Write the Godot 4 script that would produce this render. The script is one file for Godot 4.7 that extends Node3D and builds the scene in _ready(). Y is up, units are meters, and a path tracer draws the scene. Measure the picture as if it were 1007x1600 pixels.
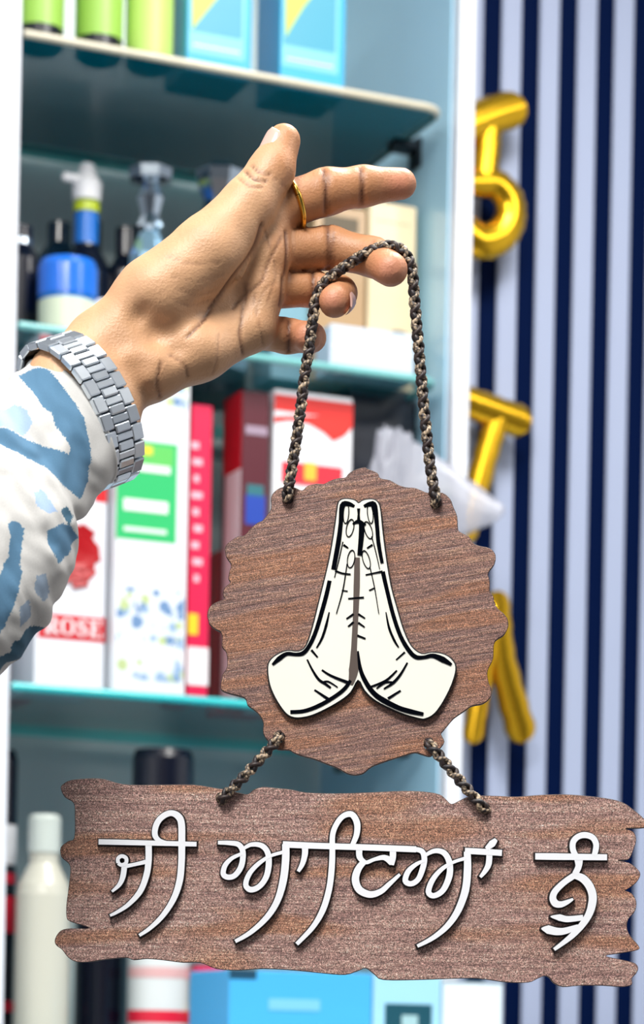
extends Node3D

# ---------------------------------------------------------------- frame of the photograph
const FL := 4000.0          # focal length in pixels of the 1007 x 1600 frame
const CX := 503.5
const HY := 1640.0          # height of the horizon in the frame
const D := 1.2              # distance of the hanging sign
const PX := 0.0003          # metres per pixel at that distance
const EYE := 1.2
const ROLL := 0.019
const YAW := 0.4102         # the cabinet is turned by this much
var A := Vector3(-0.2932, 0, -2.35)   # front left inner corner of the cabinet
var FD := Vector3(cos(YAW), 0, -sin(YAW))
var DP := Vector3(-sin(YAW), 0, -cos(YAW))
var used := {}
var mats := {}
var rng := RandomNumberGenerator.new()

func P(px: float, py: float, z := 0.0) -> Vector3:
	var d := D - z
	var u := px - CX
	var v := HY - py
	return Vector3((u * cos(ROLL) - v * sin(ROLL)) * d / FL, EYE + (u * sin(ROLL) + v * cos(ROLL)) * d / FL, -d)

func to_px(p: Vector3) -> Vector2:
	var d := -p.z
	var x := p.x * FL / d
	var y := (p.y - EYE) * FL / d
	return Vector2(CX + x * cos(ROLL) + y * sin(ROLL), HY - (y * cos(ROLL) - x * sin(ROLL)))

func cab(t: float, h: float, s: float) -> Vector3:
	var p := A + FD * t + DP * s
	p.y = EYE + h
	return p

func hit(px: float, py: float, s: float) -> Vector2:
	var r := P(px, py, D - 1.0) - Vector3(0, EYE, 0)
	var k := (s + A.dot(DP)) / r.dot(DP)
	var p := r * k
	return Vector2((p - A).dot(FD), p.y)

# ---------------------------------------------------------------- nodes
func numbered(n: String) -> String:
	if not used.has(n):
		used[n] = 0
		return n
	used[n] += 1
	return "%s_%03d" % [n, used[n]]

func thing(called: String, label: String, category: String, at: Vector3, yaw := 0.0, group := "") -> Node3D:
	var o := Node3D.new()
	o.name = numbered(called)
	add_child(o, true)
	o.position = at
	o.rotation.y = yaw
	tag(o, label, category, group)
	return o

func tag(o: Node3D, label: String, category: String, group := "") -> Node3D:
	o.set_meta("label", label)
	o.set_meta("category", category)
	if group != "":
		o.set_meta("group", group)
	return o

func part(parent: Node, called: String, m: Mesh, material: Material, at := Vector3.ZERO, rot := Vector3.ZERO) -> MeshInstance3D:
	var o := MeshInstance3D.new()
	o.name = called if parent != self else numbered(called)
	o.mesh = m
	if material:
		o.material_override = material
	o.position = at
	o.rotation = rot
	parent.add_child(o, true)
	return o

func struct(called: String, m: Mesh, material: Material, at: Vector3, rot := Vector3.ZERO, label := "", category := "") -> MeshInstance3D:
	var o := part(self, called, m, material, at, rot)
	o.set_meta("kind", "structure")
	if label != "":
		tag(o, label, category)
	return o

# ---------------------------------------------------------------- materials
func mat(c: Color, rough := 0.5, metal := 0.0, coat := 0.0) -> StandardMaterial3D:
	var key := [c, rough, metal, coat]
	if not mats.has(key):
		var m := StandardMaterial3D.new()
		m.albedo_color = c
		m.roughness = rough
		m.metallic = metal
		if coat > 0.0:
			m.clearcoat_enabled = true
			m.clearcoat = coat
			m.clearcoat_roughness = 0.08
		mats[key] = m
	return mats[key]

func rgb(r: float, g: float, b: float) -> Color:
	return Color(r / 255.0, g / 255.0, b / 255.0)

func pane(c: Color, alpha: float, rough := 0.04, spec := 0.5) -> StandardMaterial3D:
	var key := ["pane", c, alpha, rough, spec]
	if not mats.has(key):
		var m := StandardMaterial3D.new()
		m.albedo_color = Color(c.r, c.g, c.b, alpha)
		m.transparency = BaseMaterial3D.TRANSPARENCY_ALPHA
		m.roughness = rough
		m.metallic_specular = spec
		mats[key] = m
	return mats[key]

# ---------------------------------------------------------------- mesh helpers
func tri(st: SurfaceTool, a: Vector3, b: Vector3, c: Vector3, n: Vector3) -> void:
	st.set_normal(n)
	var x := (b - a).cross(c - a)
	if x.dot(n) > 0.0:
		st.add_vertex(a); st.add_vertex(c); st.add_vertex(b)
	else:
		st.add_vertex(a); st.add_vertex(b); st.add_vertex(c)

func quad(st: SurfaceTool, a: Vector3, b: Vector3, c: Vector3, d: Vector3, n: Vector3) -> void:
	tri(st, a, b, c, n)
	tri(st, a, c, d, n)

# chamfered box, centred
func cbox(size: Vector3, b := 0.001) -> ArrayMesh:
	var st := SurfaceTool.new()
	st.begin(Mesh.PRIMITIVE_TRIANGLES)
	cbox_to(st, size, b, Transform3D())
	return st.commit()

func cbox_to(st: SurfaceTool, size: Vector3, b: float, x: Transform3D) -> void:
	var h := size * 0.5
	b = minf(b, minf(h.x, minf(h.y, h.z)) * 0.8)
	var v := func(s: Vector3, axis: int) -> Vector3:
		var p := Vector3(s.x * (h.x - b), s.y * (h.y - b), s.z * (h.z - b))
		p[axis] = s[axis] * h[axis]
		return x * p
	for axis in 3:
		var i := (axis + 1) % 3
		var j := (axis + 2) % 3
		for sg in [-1.0, 1.0]:
			var c := []
			for q in [[-1, -1], [1, -1], [1, 1], [-1, 1]]:
				var s := Vector3.ONE
				s[axis] = sg; s[i] = q[0]; s[j] = q[1]
				c.append(v.call(s, axis))
			var n := Vector3.ZERO
			n[axis] = sg
			quad(st, c[0], c[1], c[2], c[3], (x.basis * n).normalized())
		for q in [[-1, -1], [1, -1], [1, 1], [-1, 1]]:
			var s0 := Vector3.ONE
			s0[axis] = -1; s0[i] = q[0]; s0[j] = q[1]
			var s1 := s0
			s1[axis] = 1
			var n := Vector3.ZERO
			n[i] = q[0]; n[j] = q[1]
			quad(st, v.call(s0, i), v.call(s1, i), v.call(s1, j), v.call(s0, j), (x.basis * n).normalized())
	for sx in [-1.0, 1.0]:
		for sy in [-1.0, 1.0]:
			for sz in [-1.0, 1.0]:
				var s := Vector3(sx, sy, sz)
				tri(st, v.call(s, 0), v.call(s, 1), v.call(s, 2), (x.basis * s).normalized())

# profile: points (radius, height)
func lathe(prof: Array, seg := 28, facet := false) -> ArrayMesh:
	var st := SurfaceTool.new()
	st.begin(Mesh.PRIMITIVE_TRIANGLES)
	for i in prof.size() - 1:
		var p: Vector2 = prof[i]
		var q: Vector2 = prof[i + 1]
		var sl := Vector2(q.y - p.y, p.x - q.x)
		if sl.length() < 1e-7:
			continue
		sl = sl.normalized()
		for k in seg:
			var a := TAU * k / seg
			var b := TAU * (k + 1) / seg
			var m := (a + b) * 0.5
			var pts := [Vector3(cos(a) * p.x, p.y, sin(a) * p.x), Vector3(cos(b) * p.x, p.y, sin(b) * p.x), Vector3(cos(b) * q.x, q.y, sin(b) * q.x), Vector3(cos(a) * q.x, q.y, sin(a) * q.x)]
			var na := Vector3(cos(a) * sl.x, sl.y, sin(a) * sl.x)
			var nb := Vector3(cos(b) * sl.x, sl.y, sin(b) * sl.x)
			var nm := Vector3(cos(m) * sl.x, sl.y, sin(m) * sl.x)
			if facet:
				na = nm; nb = nm
			var nn := [na, nb, nb, na]
			for f in [[0, 1, 2], [0, 2, 3]]:
				var x: Vector3 = (pts[f[1]] - pts[f[0]]).cross(pts[f[2]] - pts[f[0]])
				if x.length() < 1e-12:
					continue
				var o: Array = f if x.dot(nm) < 0.0 else [f[0], f[2], f[1]]
				for w in o:
					st.set_normal(nn[w])
					st.add_vertex(pts[w])
	return st.commit()

func smooth_line(pts: Array, sub: int, closed := false) -> Array:
	var out := []
	var n := pts.size()
	var last := n if closed else n - 1
	for i in last:
		var p0 = pts[(i - 1 + n) % n] if closed or i > 0 else pts[0]
		var p1 = pts[i]
		var p2 = pts[(i + 1) % n]
		var p3 = pts[(i + 2) % n] if closed or i + 2 < n else pts[n - 1]
		for k in sub:
			out.append(p1.cubic_interpolate(p2, p0, p3, float(k) / sub))
	if not closed:
		out.append(pts[n - 1])
	return out

# tube along points; radius per point; colour callback by (arc length, angle)
func tube_to(st: SurfaceTool, pts: Array, radii: Array, seg: int, tint = null, flat := Vector2.ONE, round_caps := false) -> void:
	var n := pts.size()
	var up := Vector3(0, 0, 1)
	var rings := []
	var norms := []
	var cols := []
	var run := 0.0
	var path := pts.duplicate()
	var rr := radii.duplicate()
	if round_caps:
		var a: Vector3 = (pts[0] - pts[1]).normalized()
		var b: Vector3 = (pts[n - 1] - pts[n - 2]).normalized()
		for k in [0.45, 0.8, 0.98]:
			path.insert(0, pts[0] + a * radii[0] * k)
			rr.insert(0, radii[0] * sqrt(1.0 - k * k))
			path.append(pts[n - 1] + b * radii[n - 1] * k)
			rr.append(radii[n - 1] * sqrt(1.0 - k * k))
		n = path.size()
	for i in n:
		var t: Vector3 = (path[mini(i + 1, n - 1)] - path[maxi(i - 1, 0)]).normalized()
		up = (up - t * up.dot(t)).normalized()
		var side := t.cross(up).normalized()
		var ring := []
		var nr := []
		var cl := []
		if i > 0:
			run += (path[i] - path[i - 1]).length()
		for k in seg:
			var a := TAU * k / seg
			var d := side * cos(a) * flat.x + up * sin(a) * flat.y
			ring.append(path[i] + d * rr[i])
			nr.append((side * cos(a) / flat.x + up * sin(a) / flat.y).normalized())
			if tint != null:
				cl.append(tint.call(run, a))
		rings.append(ring); norms.append(nr); cols.append(cl)
	for i in n - 1:
		for k in seg:
			var l := (k + 1) % seg
			var c := [[i, k], [i, l], [i + 1, l], [i + 1, k]]
			for f in [[0, 1, 2], [0, 2, 3]]:
				var x: Vector3 = (rings[c[f[1]][0]][c[f[1]][1]] - rings[c[f[0]][0]][c[f[0]][1]]).cross(rings[c[f[2]][0]][c[f[2]][1]] - rings[c[f[0]][0]][c[f[0]][1]])
				var o: Array = f if x.dot(norms[i][k]) < 0.0 else [f[0], f[2], f[1]]
				for w in o:
					var q: Array = c[w]
					st.set_normal(norms[q[0]][q[1]])
					if tint != null:
						st.set_color(cols[q[0]][q[1]])
					st.add_vertex(rings[q[0]][q[1]])
	for e in [0, n - 1]:
		var nrm: Vector3 = (path[0] - path[1]).normalized() if e == 0 else (path[n - 1] - path[n - 2]).normalized()
		for k in seg:
			if tint != null:
				st.set_color(cols[e][0])
			tri(st, path[e], rings[e][k], rings[e][(k + 1) % seg], nrm)

# flat board from an outline (pixels, y down), local metres; front face and sides as two surfaces
func board(outline: Array, c: Vector2, thick: float, holes: Array, inset: float, front: Material, side: Material, uvs: Vector2) -> ArrayMesh:
	var n := outline.size()
	var area := 0.0
	for i in n:
		var a: Vector2 = outline[i]
		var b: Vector2 = outline[(i + 1) % n]
		area += a.cross(b)
	if area < 0.0:
		outline.reverse()
	var inn := []
	for i in n:
		var t: Vector2 = (outline[(i + 1) % n] - outline[(i - 1 + n) % n]).normalized()
		inn.append(outline[i] + Vector2(-t.y, t.x) * inset)
	var loop := PackedVector2Array()
	for i in n:
		loop.append(inn[i])
		for h in holes:
			if h.near == i:
				var hp: Vector2 = h.c
				var a0: float = (inn[i] - hp).angle()
				for k in 17:
					var a: float = a0 - TAU * (0.002 + 0.996 * k / 16.0)
					loop.append(hp + Vector2(cos(a), sin(a)) * h.r)
				loop.append(inn[i] + (inn[(i + 1) % n] - inn[i]).normalized() * 0.1)
	var L := func(p: Vector2, z: float) -> Vector3: return Vector3((p.x - c.x) * PX, -(p.y - c.y) * PX, z)
	var m := ArrayMesh.new()
	var st := SurfaceTool.new()
	st.begin(Mesh.PRIMITIVE_TRIANGLES)
	var idx := Geometry2D.triangulate_polygon(loop)
	for k in range(0, idx.size(), 3):
		for zz in [0, 1]:
			var z := -thick if zz else 0.0
			var nz := Vector3(0, 0, -1 if zz else 1)
			var q := [loop[idx[k]], loop[idx[k + 1]], loop[idx[k + 2]]]
			var x: float = (q[1] - q[0]).cross(q[2] - q[0])
			if (x < 0.0) == (zz == 0):
				q = [q[0], q[2], q[1]]
			for p in q:
				st.set_normal(nz)
				st.set_uv((p - c) * uvs + Vector2(0.5, 0.5))
				st.add_vertex(L.call(p, z))
	st.commit(m)
	m.surface_set_material(0, front)
	st = SurfaceTool.new()
	st.begin(Mesh.PRIMITIVE_TRIANGLES)
	for i in n:
		var j := (i + 1) % n
		var t: Vector2 = (outline[j] - outline[i]).normalized()
		var nn := Vector3(t.y, t.x, 0)
		var ch := inset * PX
		quad(st, L.call(inn[i], 0), L.call(inn[j], 0), L.call(outline[j], -ch), L.call(outline[i], -ch), (nn + Vector3(0, 0, 1)).normalized())
		quad(st, L.call(outline[i], -ch), L.call(outline[j], -ch), L.call(outline[j], -thick + ch), L.call(outline[i], -thick + ch), nn)
		quad(st, L.call(outline[i], -thick + ch), L.call(outline[j], -thick + ch), L.call(inn[j], -thick), L.call(inn[i], -thick), (nn - Vector3(0, 0, 1)).normalized())
	for h in holes:
		for k in 16:
			var a := TAU * k / 16.0
			var b := TAU * (k + 1) / 16.0
			var pa: Vector2 = h.c + Vector2(cos(a), sin(a)) * h.r
			var pb: Vector2 = h.c + Vector2(cos(b), sin(b)) * h.r
			quad(st, L.call(pa, 0), L.call(pb, 0), L.call(pb, -thick), L.call(pa, -thick), Vector3(-cos(a), sin(a), 0))
	st.commit(m)
	m.surface_set_material(1, side)
	return m

func grown(outline: Array, by: float) -> Array:
	var area := 0.0
	var n := outline.size()
	for i in n:
		area += (outline[i] as Vector2).cross(outline[(i + 1) % n])
	var out := []
	for i in n:
		var t: Vector2 = (outline[(i + 1) % n] - outline[(i - 1 + n) % n]).normalized()
		out.append(outline[i] - Vector2(-t.y, t.x) * by * signf(area))
	return out

func nearest(outline: Array, p: Vector2) -> int:
	var best := 0
	for i in outline.size():
		if outline[i].distance_to(p) < outline[best].distance_to(p):
			best = i
	return best

# a stroke of changing width, proud of the board: face in one surface, darker sides in another
func stroke(stf: SurfaceTool, sts: SurfaceTool, pts: Array, ws: Array, c: Vector2, z0: float, z1: float, flare: float, sub := 6) -> void:
	var line := smooth_line(pts, sub) if pts.size() > 2 else pts
	var wl := []
	for i in line.size():
		var f := float(i) / (line.size() - 1) * (ws.size() - 1)
		var k := mini(int(f), ws.size() - 2) if ws.size() > 1 else 0
		wl.append(ws[0] if ws.size() == 1 else lerpf(ws[k], ws[k + 1], f - k))
	var lt := []; var rt := []; var lb := []; var rb := []
	var n := line.size()
	for i in n:
		var t: Vector2 = (line[mini(i + 1, n - 1)] - line[maxi(i - 1, 0)]).normalized()
		var nn := Vector2(-t.y, t.x)
		var p: Vector2 = line[i]
		var q := p
		if i == 0: q = p - t * flare
		if i == n - 1: q = p + t * flare
		var w: float = wl[i] * 0.5
		lt.append(p - nn * w); rt.append(p + nn * w)
		lb.append(q - nn * (w + flare)); rb.append(q + nn * (w + flare))
	var L := func(p: Vector2, z: float) -> Vector3: return Vector3((p.x - c.x) * PX, -(p.y - c.y) * PX, z)
	var rise := 0.00012 / n
	for i in n - 1:
		var za := z1 + rise * i
		var zb := za + rise
		quad(stf, L.call(lt[i], za), L.call(lt[i + 1], zb), L.call(rt[i + 1], zb), L.call(rt[i], za), Vector3(0, 0, 1))
		for s in [[lt, lb, -1.0], [rt, rb, 1.0]]:
			var t: Vector2 = (line[i + 1] - line[i]).normalized()
			var nn := Vector3(-t.y * s[2], -t.x * s[2], 0.3).normalized()
			quad(sts, L.call(s[0][i], za), L.call(s[0][i + 1], zb), L.call(s[1][i + 1], z0), L.call(s[1][i], z0), nn)
	for e in [0, n - 1]:
		var t: Vector2 = (line[1] - line[0]).normalized() if e == 0 else (line[n - 1] - line[n - 2]).normalized()
		var sg := -1.0 if e == 0 else 1.0
		quad(sts, L.call(lt[e], z1), L.call(rt[e], z1), L.call(rb[e], z0), L.call(lb[e], z0), Vector3(t.x * sg, -t.y * sg, 0.3).normalized())

func conv(flat: Array, o: Vector2, f: float) -> Array:
	var out := []
	for i in range(0, flat.size(), 2):
		out.append(o + Vector2(flat[i], flat[i + 1]) / f)
	return out

# ================================================================ scene
func _ready() -> void:
	rng.seed = 7
	# camera
	var cam := Camera3D.new()
	cam.name = "camera"
	add_child(cam)
	cam.position = Vector3(0, EYE, 0)
	cam.rotation.z = ROLL
	var at := CameraAttributesPhysical.new()
	at.frustum_focal_length = 50.0
	at.frustum_focus_distance = 1.195
	at.frustum_near = 0.05
	at.frustum_far = 60.0
	at.exposure_aperture = 7.2
	cam.attributes = at
	cam.set_frustum(0.05 * 1600.0 / FL, Vector2(0, 0.05 * (HY - 800.0) / FL), 0.05, 60.0)
	cam.current = true
	# sky and exposure
	var env := Environment.new()
	env.background_mode = Environment.BG_COLOR
	env.background_color = Color(0.75, 0.8, 0.86)
	env.tonemap_mode = Environment.TONE_MAPPER_LINEAR
	env.tonemap_exposure = 1.4
	env.sdfgi_enabled = true
	env.ssao_enabled = true
	env.ssil_enabled = true
	var we := WorldEnvironment.new()
	we.name = "world_environment"
	we.environment = env
	add_child(we)
	# ceiling panels of the shop: (t along the cabinet, s in front of it, energy)
	panel(-0.85, -2.05, 4.0, "square white ceiling light panel above the middle of the shop, in front of the hand")
	panel(0.35, -0.95, 2.2, "square white ceiling light panel nearest the display cabinet")
	panel(1.3, -1.9, 1.2, "square white ceiling light panel nearest the fluted wall")
	panel(-1.7, -1.6, 0.8, "square white ceiling light panel nearest the left wall")
	build_room()
	build_cabinet()
	build_slats()
	build_counter()
	build_sign()
	build_hand()
	build_watch()
	build_cords()
	build_balloons()
	build_goods()

func panel(t: float, s: float, e: float, label: String) -> void:
	var o := thing("ceiling_lamp", label, "lamp", cab(t, 1.548, s), YAW, "ceiling light panels")
	part(o, "frame", cbox(Vector3(0.64, 0.02, 0.64), 0.003), mat(rgb(235, 235, 235), 0.4))
	var m := StandardMaterial3D.new()
	m.albedo_color = Color.WHITE
	m.emission_enabled = true
	m.emission = Color(1.0, 0.98, 0.95)
	m.emission_energy_multiplier = 2.0
	part(o, "diffuser", cbox(Vector3(0.58, 0.006, 0.58), 0.001), m, Vector3(0, -0.012, 0))
	var l := AreaLight3D.new()
	l.name = "light"
	l.area_size = Vector2(0.58, 0.58)
	l.area_normalize_energy = true
	l.light_energy = e
	l.light_color = Color(1.0, 0.985, 0.965)
	l.area_range = 12.0
	l.shadow_enabled = true
	l.position = Vector3(0, -0.02, 0)
	l.rotation.x = -PI / 2
	o.add_child(l)

func build_room() -> void:
	var W := mat(rgb(226, 230, 236), 0.7)
	var r := Vector3(0, YAW, 0)
	struct("floor", cbox(Vector3(5.2, 0.1, 5.6), 0.002), mat(rgb(112, 110, 110), 0.4), cab(-0.2, -EYE - 0.05, -2.0), r)
	struct("ceiling", cbox(Vector3(5.2, 0.1, 5.6), 0.002), W, cab(-0.2, 1.61, -2.0), r)
	struct("wall_left", cbox(Vector3(0.1, 2.8, 5.6), 0.002), W, cab(-2.85, 0.2, -2.0), r)
	struct("wall_right", cbox(Vector3(0.1, 2.8, 5.6), 0.002), W, cab(2.45, 0.2, -2.0), r)
	struct("wall_front", cbox(Vector3(5.2, 2.8, 0.1), 0.002), mat(rgb(96, 100, 108), 0.6), cab(-0.2, 0.2, -4.85), r)
	struct("wall_back", cbox(Vector3(5.2, 2.8, 0.1), 0.002), W, cab(-0.2, 0.2, 0.75), r)

func build_cabinet() -> void:
	var white := mat(rgb(232, 237, 246), 0.35, 0.0, 0.3)
	var bluish := mat(rgb(180, 226, 250), 0.3, 0.0, 0.3)
	var back := mat(rgb(212, 228, 228), 0.35, 0.0, 0.3)
	var o := thing("display_cabinet", "tall white display cabinet with teal glass shelves", "cabinet", cab(0.224, -EYE, 0.16), YAW)
	# local: x = t - 0.224, y = height above floor, z = 0.16 - s
	part(o, "side_panel", cbox(Vector3(0.018, 2.5, 0.32), 0.0015), white, Vector3(0.457 - 0.224, 1.25, 0.0))
	part(o, "side_panel", cbox(Vector3(0.07, 2.5, 0.32), 0.0015), white, Vector3(-0.035 - 0.224, 1.25, 0.0))
	part(o, "side_lining", cbox(Vector3(0.002, 2.4, 0.3), 0.0005), bluish, Vector3(0.447 - 0.224, 1.25, -0.006))
	part(o, "back_panel", cbox(Vector3(0.448, 2.5, 0.01), 0.001), back, Vector3(0, 1.25, -0.155))
	part(o, "top_panel", cbox(Vector3(0.448, 0.02, 0.31), 0.001), white, Vector3(0, 2.49, 0.005))
	part(o, "plinth", cbox(Vector3(0.448, 0.1, 0.3), 0.001), white, Vector3(0, 0.05, 0))
	# glass shelves, lying on clamps: parts of the cabinet
	var g0 := pane(rgb(0, 104, 122), 0.74, 0.04, 0.08)
	var g1 := pane(rgb(20, 130, 140), 0.3, 0.04, 0.2)
	var hs := [0.932, 0.664, 0.3323, -0.02, -0.35, -0.68]
	var ecol := [rgb(214, 208, 186), rgb(120, 196, 196), rgb(40, 200, 206), rgb(40, 190, 196), rgb(40, 190, 196), rgb(40, 190, 196)]
	for i in hs.size():
		var y: float = EYE + hs[i] - 0.004
		var sh := part(o, "glass_shelf", shelf_mesh(0.43, 0.285, 0.008), g0 if i == 0 else g1, Vector3(-0.007, y, 0.16 - 0.143))
		var st := SurfaceTool.new()
		st.begin(Mesh.PRIMITIVE_TRIANGLES)
		var path := []
		var rad := []
		for p in shelf_rim(0.43, 0.285):
			path.append(Vector3(p.x, 0, p.y))
			rad.append(0.0042)
		tube_to(st, path, rad, 6)
		var em := mat(ecol[i], 0.2, 0.0, 0.5)
		part(sh, "polished_edge", st.commit(), em)
		part(sh, "back_edge", cbox(Vector3(0.43, 0.013, 0.004), 0.001), mat(rgb(130, 236, 230), 0.2, 0.0, 0.5), Vector3(0, -0.0025, -0.1445))
		for s in [0.09, 0.25]:
			var cl := part(o, "shelf_clamp", cbox(Vector3(0.03, 0.012, 0.02), 0.003), mat(rgb(12, 26, 36), 0.3, 0.5), Vector3(0.43 - 0.224, y - 0.008, 0.16 - s))
			part(cl, "clamp_plate", cbox(Vector3(0.005, 0.03, 0.022), 0.001), mat(rgb(10, 22, 32), 0.3, 0.5), Vector3(0.0135, -0.006, 0))

func shelf_rim(w: float, d: float) -> Array:
	var out := [Vector2(-w / 2, d / 2)]
	var r := 0.022
	for k in 9:
		var a := PI / 2 * (1.0 - k / 8.0)
		out.append(Vector2(w / 2 - r + cos(a) * r, d / 2 - r + sin(a) * r))
	out.append(Vector2(w / 2, -d / 2))
	return out

func shelf_mesh(w: float, d: float, th: float) -> ArrayMesh:
	var rim := shelf_rim(w, d)
	rim.append(Vector2(-w / 2, -d / 2))
	var poly := PackedVector2Array(rim)
	var st := SurfaceTool.new()
	st.begin(Mesh.PRIMITIVE_TRIANGLES)
	var idx := Geometry2D.triangulate_polygon(poly)
	for k in range(0, idx.size(), 3):
		for y in [-th / 2, th / 2]:
			tri(st, Vector3(poly[idx[k]].x, y, poly[idx[k]].y), Vector3(poly[idx[k + 1]].x, y, poly[idx[k + 1]].y), Vector3(poly[idx[k + 2]].x, y, poly[idx[k + 2]].y), Vector3(0, signf(y), 0))
	return st.commit()

func build_slats() -> void:
	var navy := StandardMaterial3D.new()
	navy.albedo_color = rgb(3, 19, 56)
	navy.roughness = 0.6
	navy.metallic_specular = 0.12
	var r := Vector3(0, YAW, 0)
	var w := struct("wall_right_panel", cbox(Vector3(1.9, 2.8, 0.5), 0.002), navy, cab(0.466 + 0.95, 0.2, 0.36), r, "navy fluted panel wall with pale grey vertical slats", "wall")
	w.name = "wall_fluted"
	# first groove is at x 762..786 at the top of the frame
	var t0 := hit(745.0, 600.0, 0.1).x
	var p1 := hit(780.5, 500.0, 0.1).x
	var p2 := hit(780.5 + 59.0 * 3, 500.0, 0.1).x
	var pitch := (p2 - p1) / 3.0
	var rib := 0.52 * pitch
	var st := SurfaceTool.new()
	st.begin(Mesh.PRIMITIVE_TRIANGLES)
	cbox_to(st, Vector3(rib, 2.76, 0.006), 0.002, Transform3D())
	var m := st.commit()
	var sm := mat(rgb(166, 178, 206), 0.45)
	for k in range(0, 30):
		var left := p1 + (k - 1) * pitch
		if left + rib > 0.466 + 1.88:
			break
		if left < 0.47 and k == 0:
			var wcut := left + rib - 0.468
			part(w, "slat", cbox(Vector3(wcut, 2.76, 0.006), 0.002), sm, Vector3(left + rib - wcut / 2 - (0.466 + 0.95), 0, 0.25 + 0.003))
			continue
		part(w, "slat", m, sm, Vector3(left + rib / 2 - (0.466 + 0.95), 0, 0.25 + 0.003))

# ---------------------------------------------------------------- the hanging sign
func wood(w: int, h: int, base: Color, dark: Color, light: Color, slant: float, sd: int, grain: float) -> StandardMaterial3D:
	var n1 := FastNoiseLite.new(); n1.seed = sd; n1.frequency = 1.0; n1.fractal_octaves = 3
	var n2 := FastNoiseLite.new(); n2.seed = sd + 1; n2.frequency = 1.0; n2.fractal_octaves = 2
	var im := Image.create(w, h, false, Image.FORMAT_RGB8)
	var hm := Image.create(w, h, false, Image.FORMAT_RGB8)
	var r := RandomNumberGenerator.new()
	r.seed = sd
	for y in h:
		for x in w:
			var yy := y + x * slant
			var g := n1.get_noise_2d(x * 0.004, yy * 0.08) * 0.6 + n2.get_noise_2d(x * 0.016, yy * 0.5) * 0.6
			var b := n2.get_noise_2d(x * 0.002 + 40.0, yy * 0.012)
			var c := base.lerp(light, clampf(g + 0.1, 0.0, 1.0)).lerp(dark, clampf(-g * 1.15 - 0.05, 0.0, 0.9))
			c = c.lerp(rgb(150, 98, 66), clampf(b * 1.6, 0.0, 0.5))
			var sp := r.randf()
			var k := 1.0 + (sp - 0.5) * grain + (0.35 if sp > 0.94 else 0.0) * grain
			im.set_pixel(x, y, Color(c.r * k, c.g * k, c.b * k))
			var hv := 0.5 + 0.5 * g
			hm.set_pixel(x, y, Color(hv, hv, hv))
	var m := StandardMaterial3D.new()
	m.albedo_texture = ImageTexture.create_from_image(im)
	m.heightmap_enabled = true
	m.heightmap_texture = ImageTexture.create_from_image(hm)
	m.heightmap_scale = 0.03
	m.roughness = 0.55
	return m

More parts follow.
